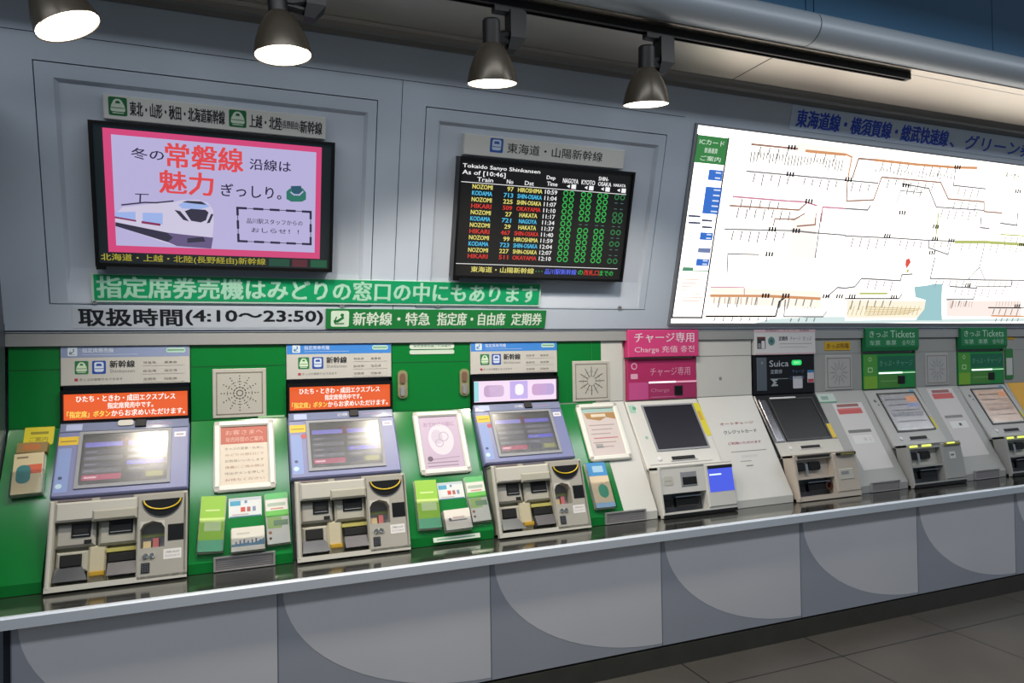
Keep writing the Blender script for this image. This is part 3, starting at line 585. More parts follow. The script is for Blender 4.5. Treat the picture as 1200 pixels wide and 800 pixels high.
# ------------------------------------------------------------------ filler panels between the machines
def filler(x, wd, label, body, green_to=None, plate=None, door=True, extra=None):
    t = thing('filler_panel', label, 'cabinet panel', (x+wd/2, .5, .70), 'sloping filler cabinets between the machines')
    vf = Fr(VF.o+Vector((x, 0, 0)), VF.d); ff = Fr(FF.o+Vector((x, 0, 0)), FF.d)
    prof = [(.235, .702), (.235, .745), (.57, 1.31), (.57, 1.66), (.745, 1.66), (.745, .702)]
    m = MB()
    if green_to:
        m.prism(prof, x+.003, x+green_to, GREEN); m.prism(prof, x+green_to, x+wd-.001, body)
    else: m.prism(prof, x+.003, x+wd-.001, body)
    m.build('cabinet', t)
    m = MB(vf); dk = mat('groove_green', '0a5a28', .4) if body is GREEN else mat('groove_grey', '8c8c8a', .5)
    if not green_to: m.box(.003, wd-.001, .248, .253, 0, .0008, dk)
    else: m.rect(green_to-.0, .236, green_to+.06, .352, .0006, GREEN); m.rect(green_to-.10, .0, green_to, .235, .0006, WHITE); m.box(green_to-.10, green_to+.02, -.0, .012, 0, .002, GREEN)
    m.box(.003, wd-.001, -.004, .004, 0, .0012, dk); m.build('groove', t)
    if plate:
        m = MB(vf); u0, u1, v0, v1 = .094, .330, .008, .238
        m.box(u0, u1, v0, v1, 0, .006, LBEIGE if plate != 'grey' else mat('grey_plate', 'b0b0b0', .4), .003)
        for (a, b2, c, d) in ((u0+.016, u1-.016, v1-.020, v1-.016), (u0+.016, u1-.016, v0+.016, v0+.020), (u0+.016, u0+.020, v0+.016, v1-.016), (u1-.020, u1-.016, v0+.016, v1-.016)): m.box(a, b2, c, d, .006, .0075, mat('plate_edge', '8a7f74', .5))
        P_ = m.build('speaker_plate', t)
        m = MB(vf); cu, cv = (u0+u1)/2, (v0+v1)/2; dm = ink('4a463f')
        for k in range(12):
            a = 2*PI*k/12
            for j in range(1, 7):
                if plate == 'holes': m.disc(cu+.0135*j*cos(a), cv+.0135*j*sin(a), .0030, .0066, dm, 8)
            if plate != 'holes': m.line([(cu+.03*cos(a), cv+.03*sin(a)), (cu+.08*cos(a), cv+.08*sin(a))], .004, .0066, dm if plate == 'rays' else ink('86867f'))
        for k in range(24):
            a = 2*PI*(k+.5)/24
            for j in (2, 4): m.disc(cu+.0135*j*cos(a), cv+.0135*j*sin(a), .0022, .0066, dm if plate != 'grey' else ink('86867f'), 6)
        m.build('speaker_holes', P_)
    if door:
        m = MB(); fr_ = Fr((x, .235, .702), (0, 0, 1))
        m.fr = fr_; m.plate(.100, .345, .002, .062, [(.108, .337, .006, .056)], 0, .010, mat('vent_frame', 'a4a4a6', .35, .3)); m.box(.108, .337, .006, .056, .0, .004, mat('vent_grey', '9a8f8c', .4, .3))
        for k in range(5): m.box(.112, .333, .012+k*.009, .015+k*.009, .004, .006, MIDG)
        m.build('vent_door', t)
    if extra: extra(t, vf, ff)
    return t
def sticker(t, F, u0, v0, u1, v1, base, rows_, name='sticker', w_=.0008):
    m = MB(F); m.box(u0, u1, v0, v1, 0, w_, ink(base))
    for (a, b2, c, d, cc) in rows_: m.rect(u0+(u1-u0)*a, v0+(v1-v0)*b2, u0+(u1-u0)*c, v0+(v1-v0)*d, w_+.0004, ink(cc))
    return m, m.build(name, t)
CARD = [(.0, .86, 1, .98, 'b8c4cc'), (.04, .6, .36, .84, '3c9cc0'), (.48, .7, .56, .84, '5c80a8'), (.36, .26, .5, .5, 'c84838'), (.55, .26, .66, .5, 'a85858'), (.72, .26, .82, .5, '7c8ca8'), (.02, .0, .98, .06, '4c7c98'), (.1, .1, .6, .16, 'b8a8a8')]
def ex_a(t, vf, ff): sticker(t, ff, .160, .182, .296, .270, 'd8dcdc', CARD); m = MB(vf); m.box(.292, .412, .000, .010, .002, .006, mat('pale_strip', 'a8d0a8', .4)); m.build('edge_strip', t)
def ex_b(t, vf, ff):
    sticker(t, ff, .172, .172, .304, .258, 'd8dcdc', CARD)
    m = MB(vf); m.round(.095, .318, .334, .347, .012, 0, .003, ink('cfdccf')); m.round(.095, .291, .334, .313, .008, 0, .003, ink('c4d4c4')); m.text('指定席券売機ご利用案内', .115, .326, .315, .340, .0034, ink('4c7a58'), 0); m.build('label_plate', t)
    for a in (.030, .362):
        m = MB(vf); m.round(a, .067, a+.050, .210, .022, 0, .010, mat('handle_tan', '8f8a68', .4)); m.round(a+.012, .080, a+.034, .130, .010, .010, .020, MIDG); m.round(a+.012, .145, a+.036, .195, .010, .010, .018, mat('latch_brown', '7a5a4c', .4)); m.build('latch', t)
    m = MB(ff); m.box(.114, .345, -.030, -.008, 0, .002, ink('c4d4c4')); m.rect(.13, -.022, .32, -.016, .0024, ink('6a9a78')); m.build('label_strip', t)
def ex_d(t, vf, ff):
    m = MB(ff)
    m.text('オートチャージ', .095, .462, .345, .480, .0006, ink('a84a50'), .01); m.text('クレジットカード', .100, .405, .345, .428, .0006, ink('5c6c68'), .02); m.text('ご利用いただけます', .100, .336, .345, .352, .0006, ink('a84a58'), .01)
    m.rect(.10, .288, .36, .293, .0006, ink('8c8c8c')); m.rect(.16, .250, .28, .266, .0006, ink('c4c4c4')); m.rect(.14, .226, .22, .232, .0006, ink('9c9c9c')); m.rect(.17, .196, .22, .203, .0006, ink('7c7c7c')); m.build('printed_notice', t)
    m = MB(vf); m.box(.17, .19, .10, .12, 0, .001, MIDG); m.build('lock', t)
def ex_e(t, vf, ff):
    m = MB(vf); m.box(.095, .320, .272, .330, 0, .004, ink('c8a21c')); m.text('きっぷ売場', .110, .284, .305, .318, .0045, ink('8c5c18'), .02); m.build('yellow_sign', t)
    sticker(t, ff, .10, .10, .36, .565, 'c9c6c6', [(.12, .94, .85, .985, '8c5050'), (.08, .83, .88, .90, 'c04848'), (.08, .895, .88, .92, 'c86868'), (.10, .54, .86, .585, '6c6c6c'), (.15, .38, .8, .50, 'd8d8d8'), (.5, .41, .58, .46, '3c3c3c'), (.66, .41, .72, .46, '5c5c5c')], 'printed_notice')
    m = MB(ff); m.box(.004, .150, .575, .640, 0, .002, ink('b4c4bc')); m.rect(.004, .575, .15, .582, .0024, ink('3c9470')); m.rect(.03, .596, .09, .622, .0024, ink('7c9a8c')); m.build('hanging_label', t)
def ex_f(t, vf, ff):
    sticker(t, ff, .09, .12, .35, .64, 'c4c0c0', [(.15, .93, .82, .975, '8c5050'), (.10, .84, .88, .92, 'c04848'), (.12, .55, .80, .59, '7c7c7c'), (.18, .40, .82, .50, 'd8d8d8'), (.5, .43, .6, .47, '4c4c4c')], 'printed_notice')
def ex_g(t, vf, ff):
    m = MB(vf); m.box(.02, .13, .33, .40, 0, .004, ink('c89a18')); m.build('yellow_sign', t)
    m = MB(vf); m.round(.012, .03, .10, .26, .012, 0, .008, ink('2c7a3c')); m.rect(.022, .06, .09, .19, .0084, ink('c4c4c4')); m.build('green_label', t)
    m = MB(ff); m.box(.03, .40, .10, .655, 0, .002, ink('d09a10')); m.build('yellow_notice', t)
filler(-.885, .190, 'narrow green enamel panel at the far left end of the counter', GREEN, door=False)
filler(-.182, .421, 'green panel with a round-patterned speaker between the first two lilac machines', GREEN, plate='holes', extra=ex_a)
filler(.752, .421, 'green panel with two latches and a pill-shaped label, no speaker', GREEN, door=False, extra=ex_b)
filler(1.686, .421, 'half green half white panel with a sunburst speaker left of the pink machine', WHITE, green_to=.219, plate='rays', extra=None)
filler(2.620, .421, 'plain white sloping panel with red and grey print right of the pink machine', WHITE, door=False, extra=ex_d)
GP = mat('white_enamel_shaded', 'a3a3a1', .4, noise=.1, scale=5)  # white panels greyed: weaker light at this end is put into the colour
filler(3.554, .421, 'shade-toned white panel with a small yellow sign above its speaker', GP, plate='grey', extra=ex_e)
filler(4.488, .421, 'shade-toned white panel with a red-headed notice between the two green ticket machines', GP, plate='grey', extra=ex_f)
filler(5.422, .6, 'shade-toned white panel with a large yellow notice at the right edge', GP, door=False, extra=ex_g)

# notice frames lying on the slopes
def notice_frame(x, label, poster):
    ff = Fr(FF.o+Vector((x, 0, 0)), FF.d)
    t = thing('notice_frame', label, 'poster frame', ff(.23, .30, 0), 'white snap frames on the sloping panels')
    u0, u1, v0, v1 = .098, .360, .298, .642; AL = mat('white_snap_frame', 'dcdcd4', .3)
    m = MB(ff); m.box(u0+.004, u1-.004, v0+.004, v1-.004, .0015, .010, MIDG); m.build('backing', t)
    for (a, b2, c, d) in ((u0, u0+.030, v0+.018, v1-.018), (u1-.030, u1, v0+.018, v1-.018), (u0+.018, u1-.018, v0, v0+.030), (u0+.018, u1-.018, v1-.030, v1)):
        m = MB(ff); m.box(a, b2, c, d, .004, .022, AL, .007); m.build('rail', t)
    for (a, c) in ((u0, v0), (u1-.026, v0), (u0, v1-.026), (u1-.026, v1-.026)):
        m = MB(ff); m.round(a+.002, c+.002, a+.024, c+.024, .008, .004, .018, mat('corner_grey', 'a8a49c', .4)); m.build('corner', t)
    m = MB(ff); poster(m, u0+.030, u1-.030, v0+.030, v1-.030, .0105); m.build('poster', t)
def po1(m, a, b2, c, d, w_):
    m.rect(a, c, b2, d, w_, ink('d0c4b4')); m.rect(a, d-.085, b2, d, w_+.0004, ink('b0503c'))
    for k in range(2): m.text(('お客さまへ', '発売時間のご案内')[k], a+.02, d-.040-k*.036, b2-.02, d-.016-k*.036, w_+.0008, ink('d8a898'), 0)
    for k, s_ in enumerate(('きっぷの変更・払戻し', 'みどりの窓口にて', 'お取扱いいたします', '係員にご用の際は', '呼出ボタンを押して', 'お待ちください')):
        v = d-.115-k*.030; m.text(s_, a+.018, v, b2-.018, v+.013, w_+.0004, ink('9c6c5c' if k % 2 else '6c5c54'), 0)
def po2(m, a, b2, c, d, w_):
    m.rect(a, c, b2, d, w_, ink('b8a4bc')); m.text('おでかけの前に', a+.02, d-.055, b2-.02, d-.030, w_+.0004, ink('8c6c94'), 0)
    m.disc((a+b2)/2, (c+d)/2+.015, .066, w_+.0004, ink('cdc6d2'), 24, .085); m.disc((a+b2)/2-.02, (c+d)/2+.03, .03, w_+.0008, ink('bfb4c6'), 18, .04); m.ring((a+b2)/2+.015, (c+d)/2+.03, .022, .026, w_+.001, ink('a898b0')); m.ring((a+b2)/2-.012, (c+d)/2-.005, .018, .022, w_+.001, ink('a898b0'))
    m.disc(a+.03, c+.055, .014, w_+.0008, ink('5c4c5c'), 12); m.line([(a+.03, c+.05), (b2-.02, c+.058)], .003, w_+.0008, ink('8c7c8c'))
    for k in range(2): m.rect(a+.012, c+.012+k*.018, b2-.03, c+.018+k*.018, w_+.0004, ink('8c7c8c'))
def po3(m, a, b2, c, d, w_):
    m.rect(a, c, b2, d, w_, ink('ccc0be')); m.rect(a, d-.022, b2, d, w_+.0004, ink('9cbcb4')); m.poly([(a+.01, d-.026), (b2, d-.026), (b2, d-.07), (b2-.06, d-.055), (a+.1, d-.075), (a+.02, d-.06)], w_+.0006, ink('a8804c')); m.rect(a+.05, d-.052, b2-.06, d-.034, w_+.0009, ink('d8ccb8'))
    for k in range(6): m.rect(a+.02+.01*(k % 2), d-.105-k*.026, b2-.02-.02*(k % 3), d-.099-k*.026, w_+.0004, ink('a89894' if k != 3 else 'b87070'))
    m.rect(a+.03, c+.045, a+.075, c+.07, w_+.0004, ink('9c9c9c'))
notice_frame(-.182, 'white frame with a red-headed notice on the green panel under the dotted speaker', po1)
notice_frame(.752, 'white frame with a mauve poster between the second and third lilac machines', po2)
notice_frame(1.686, 'white frame with a pale pinkish notice on the half green half white panel', po3)

# leaflets in holders
def holder(x, u0, v0, wd, ht, label, tilt, leaf, ll, lcat='leaflet', depth=.022):
    ff = Fr(FF.o+Vector((x, 0, 0)), FF.d)
    a = ff(u0, v0, .001); ex = Vector((cos(tilt), 0, 0)) + ff.d*sin(tilt); ed = ff.d*cos(tilt)-Vector((1, 0, 0))*sin(tilt)
    class LF_:
        n = ff.n
        def __call__(s, u, v, w=0): return a+ex*u+ed*v+ff.n*w
    F = LF_()
    t = thing('leaflet_holder', label, 'leaflet holder', a, 'clear leaflet holders on the panels')
    m = MB(F); m.box(0, wd, 0, ht, 0, .003, LBEIGE); m.build('back_plate', t)
    m = MB(F); m.box(-.002, wd+.002, -.003, ht*.55, depth, depth+.002, ACRYL); m.box(-.002, wd+.002, -.003, .0, .003, depth, ACRYL); m.box(-.002, 0, 0, ht*.55, .003, depth, ACRYL); m.box(wd, wd+.002, 0, ht*.55, .003, depth, ACRYL); m.build('clear_pocket', t)
    m = MB(F); m.box(.003, wd-.003, .001, ht-.002, .004, depth-.002, mat('paper_edge', 'd4d4cc', .6)); leaf(m, .003, wd-.003, .001, ht-.002, depth-.0016)
    tag(m.build('leaflet_stack', None, at=F(wd/2, .001, .01)), ll, lcat, 'leaflets in the clear holders')
def lf1(m, a, b2, c, d, w_):
    m.rect(a, c, b2, d, w_, ink('8fc234')); m.rect(a, c+(d-c)*.52, b2, c+(d-c)*.60, w_+.0004, ink('c4e07c')); m.rect(a+.02, c+(d-c)*.36, b2-.012, c+(d-c)*.52, w_+.0004, ink('c0d8a0')); m.rect(a+.02, c+(d-c)*.72, b2-.02, c+(d-c)*.75, w_+.0004, ink('c8e090'))
    m.rect(a, c, b2, c+(d-c)*.20, w_+.0004, ink('5cb088'))
def lf2(m, a, b2, c, d, w_):
    m.rect(a, c, b2, d, w_, ink('d8d4c8')); m.poly([(a, c+.02), (b2, c+.02), (b2, c+.05), (b2-.02, c+.038), (b2-.05, c+.03), (a+.06, c+.034), (a, c+.03)], w_+.0004, ink('5c84a0')); m.rect(a+.02, d-.03, b2-.06, d-.024, w_+.0004, ink('b8b4a8'))
    for k in range(7): m.rect(a+.015+k*.016, c+.03, a+.021+k*.016, c+.042+.004*(k % 3), w_+.0006, ink('4c6c8c'))
def lf3(m, a, b2, c, d, w_):
    m.rect(a, c, b2, d, w_, ink('dcdcd4')); m.rect(a, d-.028, b2, d, w_+.0004, ink('5cb86c')); m.rect(a, d-.110, b2, d-.080, w_+.0004, ink('62b84c')); m.rect(a+.008, d-.060, b2-.01, d-.045, w_+.0006, ink('a8b8a8')); m.rect(a+.02, d-.075, b2-.02, d-.069, w_+.0006, ink('c88c7c'))
    m.rect(a+.004, d-.160, b2-.03, d-.112, w_+.0004, ink('a8c878')); m.rect(a+.03, d-.150, b2-.004, d-.125, w_+.0006, ink('7c9c7c')); m.disc(a+.014, c+.05, .007, w_+.0004, ink('a86c4c'), 12); m.disc(a+.014, c+.025, .006, w_+.0004, ink('6c4c3c'), 12)
def lf4(m, a, b2, c, d, w_):
    m.rect(a, c, b2, d, w_, ink('dcd6cc')); m.rect(a+.02, c+.04, b2-.02, c+.046, w_+.0004, ink('6c6c74')); m.disc(a+.025, c+.05, .008, w_+.0004, ink('5c5c64'), 12); m.rect(a+.04, c+.052, b2-.03, c+.062, w_+.0004, ink('b8a8a4'))
def lf5(m, a, b2, c, d, w_):
    m.rect(a, c, b2, d, w_, ink('d8c4a4')); m.rect(a, d-.075, b2, d, w_+.0004, ink('3c8cc8')); m.rect(a+.03, d-.055, b2-.02, d-.02, w_+.0006, ink('a0c8e0')); m.rect(a, c, b2, c+.025, w_+.0004, ink('8cb4d8')); m.round(a+.035, c+.05, b2-.02, c+.125, .03, w_+.0006, None, ink('2f9070'))
def lf6(m, a, b2, c, d, w_):
    m.rect(a, c, b2, d, w_, ink('cdbf98')); m.round(a+.012, c+.045, a+.062, c+.125, .022, w_+.0006, None, ink('2c7478')); m.rect(a+.05, c+.085, b2-.004, c+.125, w_+.0004, ink('cc5c3c')); m.rect(a+.01, d-.022, a+.05, d-.014, w_+.0004, ink('7c6c50'))
holder(-.182, .034, .040, .104, .245, 'clear holder of green leaflets left of the card sticker under the red-headed notice', -.06, lf1, 'green leaflets in the holder right of the leftmost lilac machine', depth=.026)
holder(-.182, .168, .022, .138, .105, 'low white holder under the card sticker on the panel with the dotted speaker', .0, lf2, 'white booklets with a blue skyline strip in the low middle holder', depth=.034)
holder(-.182, .312, .040, .100, .232, 'clear holder of green and white leaflets left of the middle lilac machine', .02, lf3, 'green and white leaflets in the holder left of the middle lilac machine')
holder(.752, .048, .034, .112, .240, 'clear holder of green leaflets under the mauve poster, right of the middle lilac machine', -.03, lf1, 'green leaflets in the holder right of the middle lilac machine', depth=.026)
holder(.752, .174, .010, .134, .100, 'low white holder of pale booklets under the mauve poster', .02, lf4, 'pale booklets with a grey line in the low holder under the mauve poster', depth=.034)
holder(.752, .313, .040, .100, .230, 'clear holder of green and white leaflets left of the machine with the pink display', .02, lf3, 'green and white leaflets left of the machine with the white and pink display')
holder(1.686, .050, .040, .118, .250, 'holder with a blue-topped leaflet under the pinkish notice', -.02, lf5, 'cream leaflets with a blue top and a green patch', depth=.028)
holder(-.885, .050, .350, .110, .180, 'cream holder below a yellow sticker on the far left green panel', .04, lf6, 'cream leaflets with teal and orange patches at the far left', depth=.034)
t = [o for o in bpy.data.objects if o.name.startswith('filler_panel')][0]
ff0 = Fr(FF.o+Vector((-.885, 0, 0)), FF.d)
m = MB(ff0); m.round(.062, .578, .170, .668, .008, 0, .003, ink('d4c41c')); m.rect(.085, .628, .15, .640, .0034, ink('8c8418')); m.text('ご案内', .082, .594, .150, .616, .0034, ink('7c7418'), 0); m.build('yellow_sticker', t)
m = MB(ff0); m.box(.050, .158, .535, .580, 0, .030, mat('brown_card', '8c7440', .5)); m.round(.07, .545, .135, .572, .01, .030, .0305, ink('b06a30')); m.build('header_card', t)

# ------------------------------------------------------------------ near-distance machines
def fare_machine(x, label, kind):
    t = thing('ticket_machine', label, 'ticket machine', (x+.257, .45, .70), 'grey fare and charge machines')
    F = lambda Q_: Fr(Q_.o+Vector((x, 0, 0)), Q_.d)
    vf, cb, lb = F(VF), F(CB), F(LB); U = .510
    body = {'pink': WHITE, 'black': mat('pinkish_beige', 'bfb4a8', .4, noise=.1, scale=12), 'green': GP}[kind]
    m = MB(); m.prism([(.285, .702), (.36, .955), (.59, 1.30), (.59, 1.66), (.745, 1.66), (.745, .702)], x+.004, x+U-.004, DARKG if kind == 'black' else body); m.build('housing', t)
    # overhead sign
    if kind == 'pink':
        c = 'd2407c'; m = MB(vf); m.box(.020, .512, .252, .412, -.02, .034, ink(c), .004); P_ = m.build('overhead_sign', t)
        m = MB(vf); m.text('チャージ専用', .062, .338, .478, .396, .0345, ink('ecd4e0'), .012); m.text('Charge 充值 충전', .062, .272, .478, .318, .0345, ink('ecd0de'), 0); m.build('sign_lettering', P_)
        m = MB(vf); m.box(.028, .512, .000, .240, -.03, .004, ink('b02c62'), .003); P_ = m.build('lit_fascia', t)
        m = MB(vf); m.rect(.036, .004, .168, .104, .0045, ink('c4508c')); m.rect(.172, .004, .512, .100, .0045, ink('a03060'))
        m.ring(.075, .200, .014, .020, .0046, ink('dca8c0')); m.round(.050, .125, .098, .155, .006, .0046, None, ink('dca8c0'))
        m.text('チャージ専用', .184, .140, .466, .190, .0046, ink('dc9cb8'), .0); m.text('Charge', .186, .038, .316, .066, .0049, ink('c87c9c'), 0); m.rect(.184, .012, .36, .017, .0049, ink('c06c94')); m.build('fascia_print', P_)
        m = MB(vf); m.box(.172, .512, .096, .106, .004, .0075, glow('e0a0b8', 1.0)); m.box(.172, .36, .097, .107, .0075, .008, glow('fff0f4', 1.4)); m.build('light_bar', P_)
        m = MB(vf); m.box(.352, .408, .020, .078, .004, .010, BLACK, .003); m.build('sensor', P_)
    elif kind == 'black':
        m = MB(vf); m.box(.014, .512, .252, .418, -.02, .020, ink('d4d4d4'), .003); P_ = m.build('overhead_sign', t)
        m = MB(vf); m.rect(.014, .392, .512, .418, .0204, ink('d0b4bc')); m.rect(.014, .252, .512, .262, .0204, ink('d0b4bc')); m.text('新規発行・チャージ・定期券', .10, .398, .46, .412, .0208, ink('8c4c5c'), 0)
        m.rect(.032, .290, .098, .366, .0204, ink('2c2c30')); m.rect(.038, .295, .060, .325, .0208, ink('8c9094')); m.rect(.066, .292, .092, .340, .0208, ink('d4d4d4')); m.rect(.036, .352, .096, .366, .0208, ink('6c3438'))
        m.ring(.146, .338, .012, .028, .0204, ink('5c8484')); m.disc(.146, .338, .012, .0204, ink('3c5c60'))
        m.text('定期券', .205, .340, .280, .368, .0204, ink('44444c'), .01); m.text('チャージ', .300, .340, .385, .366, .0204, ink('6c6c74'), 0); m.text('きっぷ', .405, .340, .480, .366, .0204, ink('6c6c74'), 0); m.rect(.21, .318, .48, .322, .0204, ink('9c9c9c')); m.rect(.21, .296, .44, .300, .0204, ink('acacac')); m.build('sign_lettering', P_)
        m = MB(vf); m.box(.010, .512, .000, .244, -.03, .004, mat('black_gloss', '101014', .15), .003); P_ = m.build('lit_fascia', t)
        m = MB(vf); m.box(.036, .116, .022, .236, .004, .009, STEEL, .003); m.disc(.078, .20, .008, .0092, MIDG); m.build('handle_plate', P_)
        m = MB(vf); sw = ink('b4bcc8'); m.text('Suica', .140, .174, .296, .214, .0046, sw, .01); m.text('定期券', .148, .128, .244, .156, .0046, ink('9ca4b0'), .01); m.text('チャージ', .325, .128, .425, .152, .0046, ink('5c70a4'), 0); m.rect(.145, .094, .29, .098, .0046, ink('8c949c')); m.text('ご利用', .300, .090, .420, .112, .0046, ink('4c6090'), 0)
        m.poly([(.15, .05), (.205, .05), (.205, .06), (.18, .062), (.20, .072), (.18, .084), (.205, .086), (.205, .094), (.15, .094), (.172, .073)], .0046, ink('9ca4ac')); m.round(.330, .030, .410, .108, .006, .0046, None, ink('c4c4d0')); m.rect(.452, .064, .508, .13, .0046, ink('c8c4d0')); m.rect(.456, .066, .504, .088, .005, ink('b84850')); m.rect(.452, .130, .508, .146, .005, ink('3c7cb0')); m.build('fascia_print', P_)
        m = MB(vf); m.round(.322, .180, .404, .214, .014, .004, .006, glow('20d868', 1.0)); m.text('使用中', .338, .188, .388, .206, .0064, glow('c0ffd8', 1), 0); m.build('status_light', P_)
    else:
        m = MB(vf); m.prism([(.57, 1.57), (.545, 1.572), (.535, 1.60), (.535, 1.72), (.552, 1.735), (.57, 1.735)], x+.008, x+.510, ink('157a48')); P_ = m.build('overhead_sign', t)
        sf = Fr((x, .535, 1.31), (0, 0, 1)); m = MB(sf)
        m.text('きっぷ', .040, .355, .210, .398, .0005, ink('b8dcc4'), .008); m.text('Tickets', .235, .352, .470, .402, .0005, ink('b8dcc4'), .0); m.text('车票', .040, .300, .140, .335, .0005, ink('a8d0b8'), 0); m.text('車票', .190, .300, .290, .335, .0005, ink('a8d0b8'), 0); m.text('승차권', .345, .300, .465, .335, .0005, ink('a8d0b8'), 0); m.build('sign_lettering', P_)
        m = MB(vf); m.box(.012, .506, .000, .242, -.03, .004, ink('1b8a44'), .003); P_ = m.build('lit_fascia', t)
        m = MB(vf); m.rect(.016, .004, .140, .238, .0045, ink('4c9a3c')); m.rect(.016, .004, .140, .09, .0048, ink('7cb038')); m.rect(.15, .125, .502, .225, .0045, ink('0f6a4c')); m.text('きっぷ・チャージ', .165, .155, .480, .195, .0049, ink('6cac8c'), 0); m.ring(.075, .205, .010, .015, .0049, ink('b0d8a0')); m.round(.052, .115, .098, .150, .006, .0049, None, ink('b0d8a0')); m.round(.060, .122, .090, .143, .004, .0053, None, ink('4c9a3c'))
        m.rect(.152, .010, .36, .095, .0045, ink('4c8a3c')); m.rect(.17, .050, .33, .056, .0049, ink('7cb068')); m.build('fascia_print', P_)
        m = MB(vf); m.box(.152, .502, .104, .112, .004, .008, glow('a8e0b0', .9)); m.box(.152, .375, .103, .114, .008, .0085, glow('f4fff4', 1.4)); m.build('light_bar', P_)
        m = MB(vf); m.box(.335, .400, .030, .088, .004, .010, BLACK, .003); m.build('sensor', P_)
    # sloping console with the touch screen
    pc = {'pink': WHITE, 'black': mat('console_black_gloss', '1a1a1d', .18), 'green': mat('console_pale', 'a8a8a6', .35)}[kind]  # pale console darkened too, dimmer light at that end put into its colour
    m = MB(cb); m.box(.010, .512, -.018, .408, -.05, 0, pc, .006)
    if kind == 'black': m.box(.010, .512, -.018, .072, 0, .003, LBEIGE, .002); m.box(.03, .085, .08, .37, 0, .004, mat('smoke_steel', '6a6a6e', .2, .8), .003)
    m.build('console_panel', t)
    sc = {'pink': ('1d1c2a', .25), 'black': ('101013', .2), 'green': ('8e8e86', .55)}[kind]
    m = MB(cb); m.plate(.106, .466, .080, .376, [(.116, .456, .090, .366)], 0, .005, BLACK if kind != 'pink' else MIDG); P_ = m.build('screen_bezel', t)
    m = MB(cb); m.rect(.116, .090, .456, .366, .0015, glow(*sc) if kind == 'green' else mat('dark_screen_'+kind, '1c1b26' if kind == 'pink' else '121214', .3, spec=.22))
    if kind == 'green':
        g1 = label.startswith('right'); sp = glow('c8a484' if g1 else '98989c', .6)
        m.rect(.13, .10, .45, .36, .0018, sp)
        for k in range(5): m.rect(.15, .318-k*.042, .43, .328-k*.042, .0022, glow('6c4c3c' if g1 else '3c3c48', .5))
        for k in range(7): m.rect(.15+k*.042, .20, .18+k*.042, .225, .0022, glow('b07c5c' if g1 else '5c5c6c', .5))
        m.rect(.35 if not g1 else .37, .30, .45, .345, .0026, glow('d8843c', .7)); m.rect(.33, .262, .44, .285, .0026, glow('6c78b8' if not g1 else 'a88060', .6))
    m.build('screen_picture', P_)
    if kind == 'green': m = MB(cb); m.box(.116, .456, .090, .366, .0030, .0048, MATS['screen_glass']); m.build('screen_glass', P_)
    m = MB(cb)
    if kind == 'pink': m.slab([(.470, .376), (.512, .376), (.512, .160), (.488, .150), (.474, .175)], 0, .001, ink('d4c81c')); m.rect(.476, .26, .500, .32, .0014, ink('c8a030')); m.rect(.02, .33, .06, .38, .0006, ink('9cc4b0')); m.disc(.055, .36, .012, .001, ink('5c9c80')); m.disc(.07, .17, .01, .0006, ink('8cb0a4')); m.rect(.03, .0, .45, .004, .0006, ink('8c8c88'))
    elif kind == 'black': m.box(.475, .510, .078, .180, 0, .004, YELLOW, .003); m.rect(.120, .374, .33, .384, .0054, ink('d4d4d4'))  # on the black machine, the pale line above the screen is a painted highlight
    else: m.slab([(.468, .18), (.495, .18), (.500, .090), (.478, .085)], 0, .001, ink('c8bc2c')); m.disc(.06, .32, .012, .0006, ink('5c5c5c')); m.disc(.075, .29, .008, .0006, ink('6c6c6c')); m.rect(.43, .380, .47, .395, .0006, ink('3c8cb0'))
    m.build('sticker', t)
    m = MB(cb); m.box(.186, .340, .022, .043, 0, .004, VOID, .002); m.box(.175, .355, .014, .018, 0, .003, MIDG); m.build('card_inlet', t)
    m = MB(); M_ = Matrix.Translation(cb(.105, .034, 0)) @ Vector((0, 0, 1)).rotation_difference(cb.n).to_matrix().to_4x4(); m.lathe([(.013, 0), (.013, .004), (.010, .007), (0, .0075)], M_, mat('button_pale', 'd4d4d8', .3), 18); m.build('button', t)
    # lower cash unit
    cv = (.030, .312, .024, .124)
    m = MB(lb); m.box(.014, .505, 0, .0165, -.015, .006, body); m.plate(.014, .505, .016, .268, [cv, (.040, .312, .135, .240)] if kind != 'pink' else [cv], -.075, .006, body)
    m.box(.014, .505, .255, .270, -.13, .006, body); m.box(.014, .030, .01, .265, .006, .012, body, .004); m.box(.318, .505, .030, .262, .006, .012, body, .005); m.build('cash_unit', t)
    m = MB(lb); m.box(cv[0], cv[1], cv[2], cv[3], -.07, -.05, DARKG); m.box(.045, .10, .05, .09, -.05, -.02, BLACK, .004); m.box(.13, .28, .05, .095, -.05, -.02, BLACK, .006); m.box(.12, .29, .100, .106, -.05, -.01, STEEL); m.build('change_tray', t)
    if kind == 'pink':
        m = MB(lb); m.box(.155, .260, .155, .235, .006, .010, MIDG, .004); m.box(.165, .255, .165, .205, .010, .0115, VOID); m.build('card_slot', t)
        m = MB(lb); m.round(.043, .170, .105, .218, .012, .006, .008, LBEIGE); m.rect(.052, .19, .095, .194, .0084, ink('9c9c98')); m.build('label_sticker', t)
        m = MB(lb); m.box(.334, .500, .110, .236, .012, .0145, glow('4c60ea', .95), .004); m.rect(.340, .200, .42, .208, .015, glow('d8e8ff', 1.3)); m.box(.334, .500, .236, .254, .012, .020, VOID, .003); m.build('card_reader_light', t)
        m = MB(lb); m.box(.020, .500, -.001, .016, .006, .016, BLACK); m.build('bottom_slot', t)
    else:
        m = MB(lb); m.box(.040, .312, .135, .240, -.07, -.03, LBEIGE if kind == 'green' else body); m.build('inner_fascia', t)
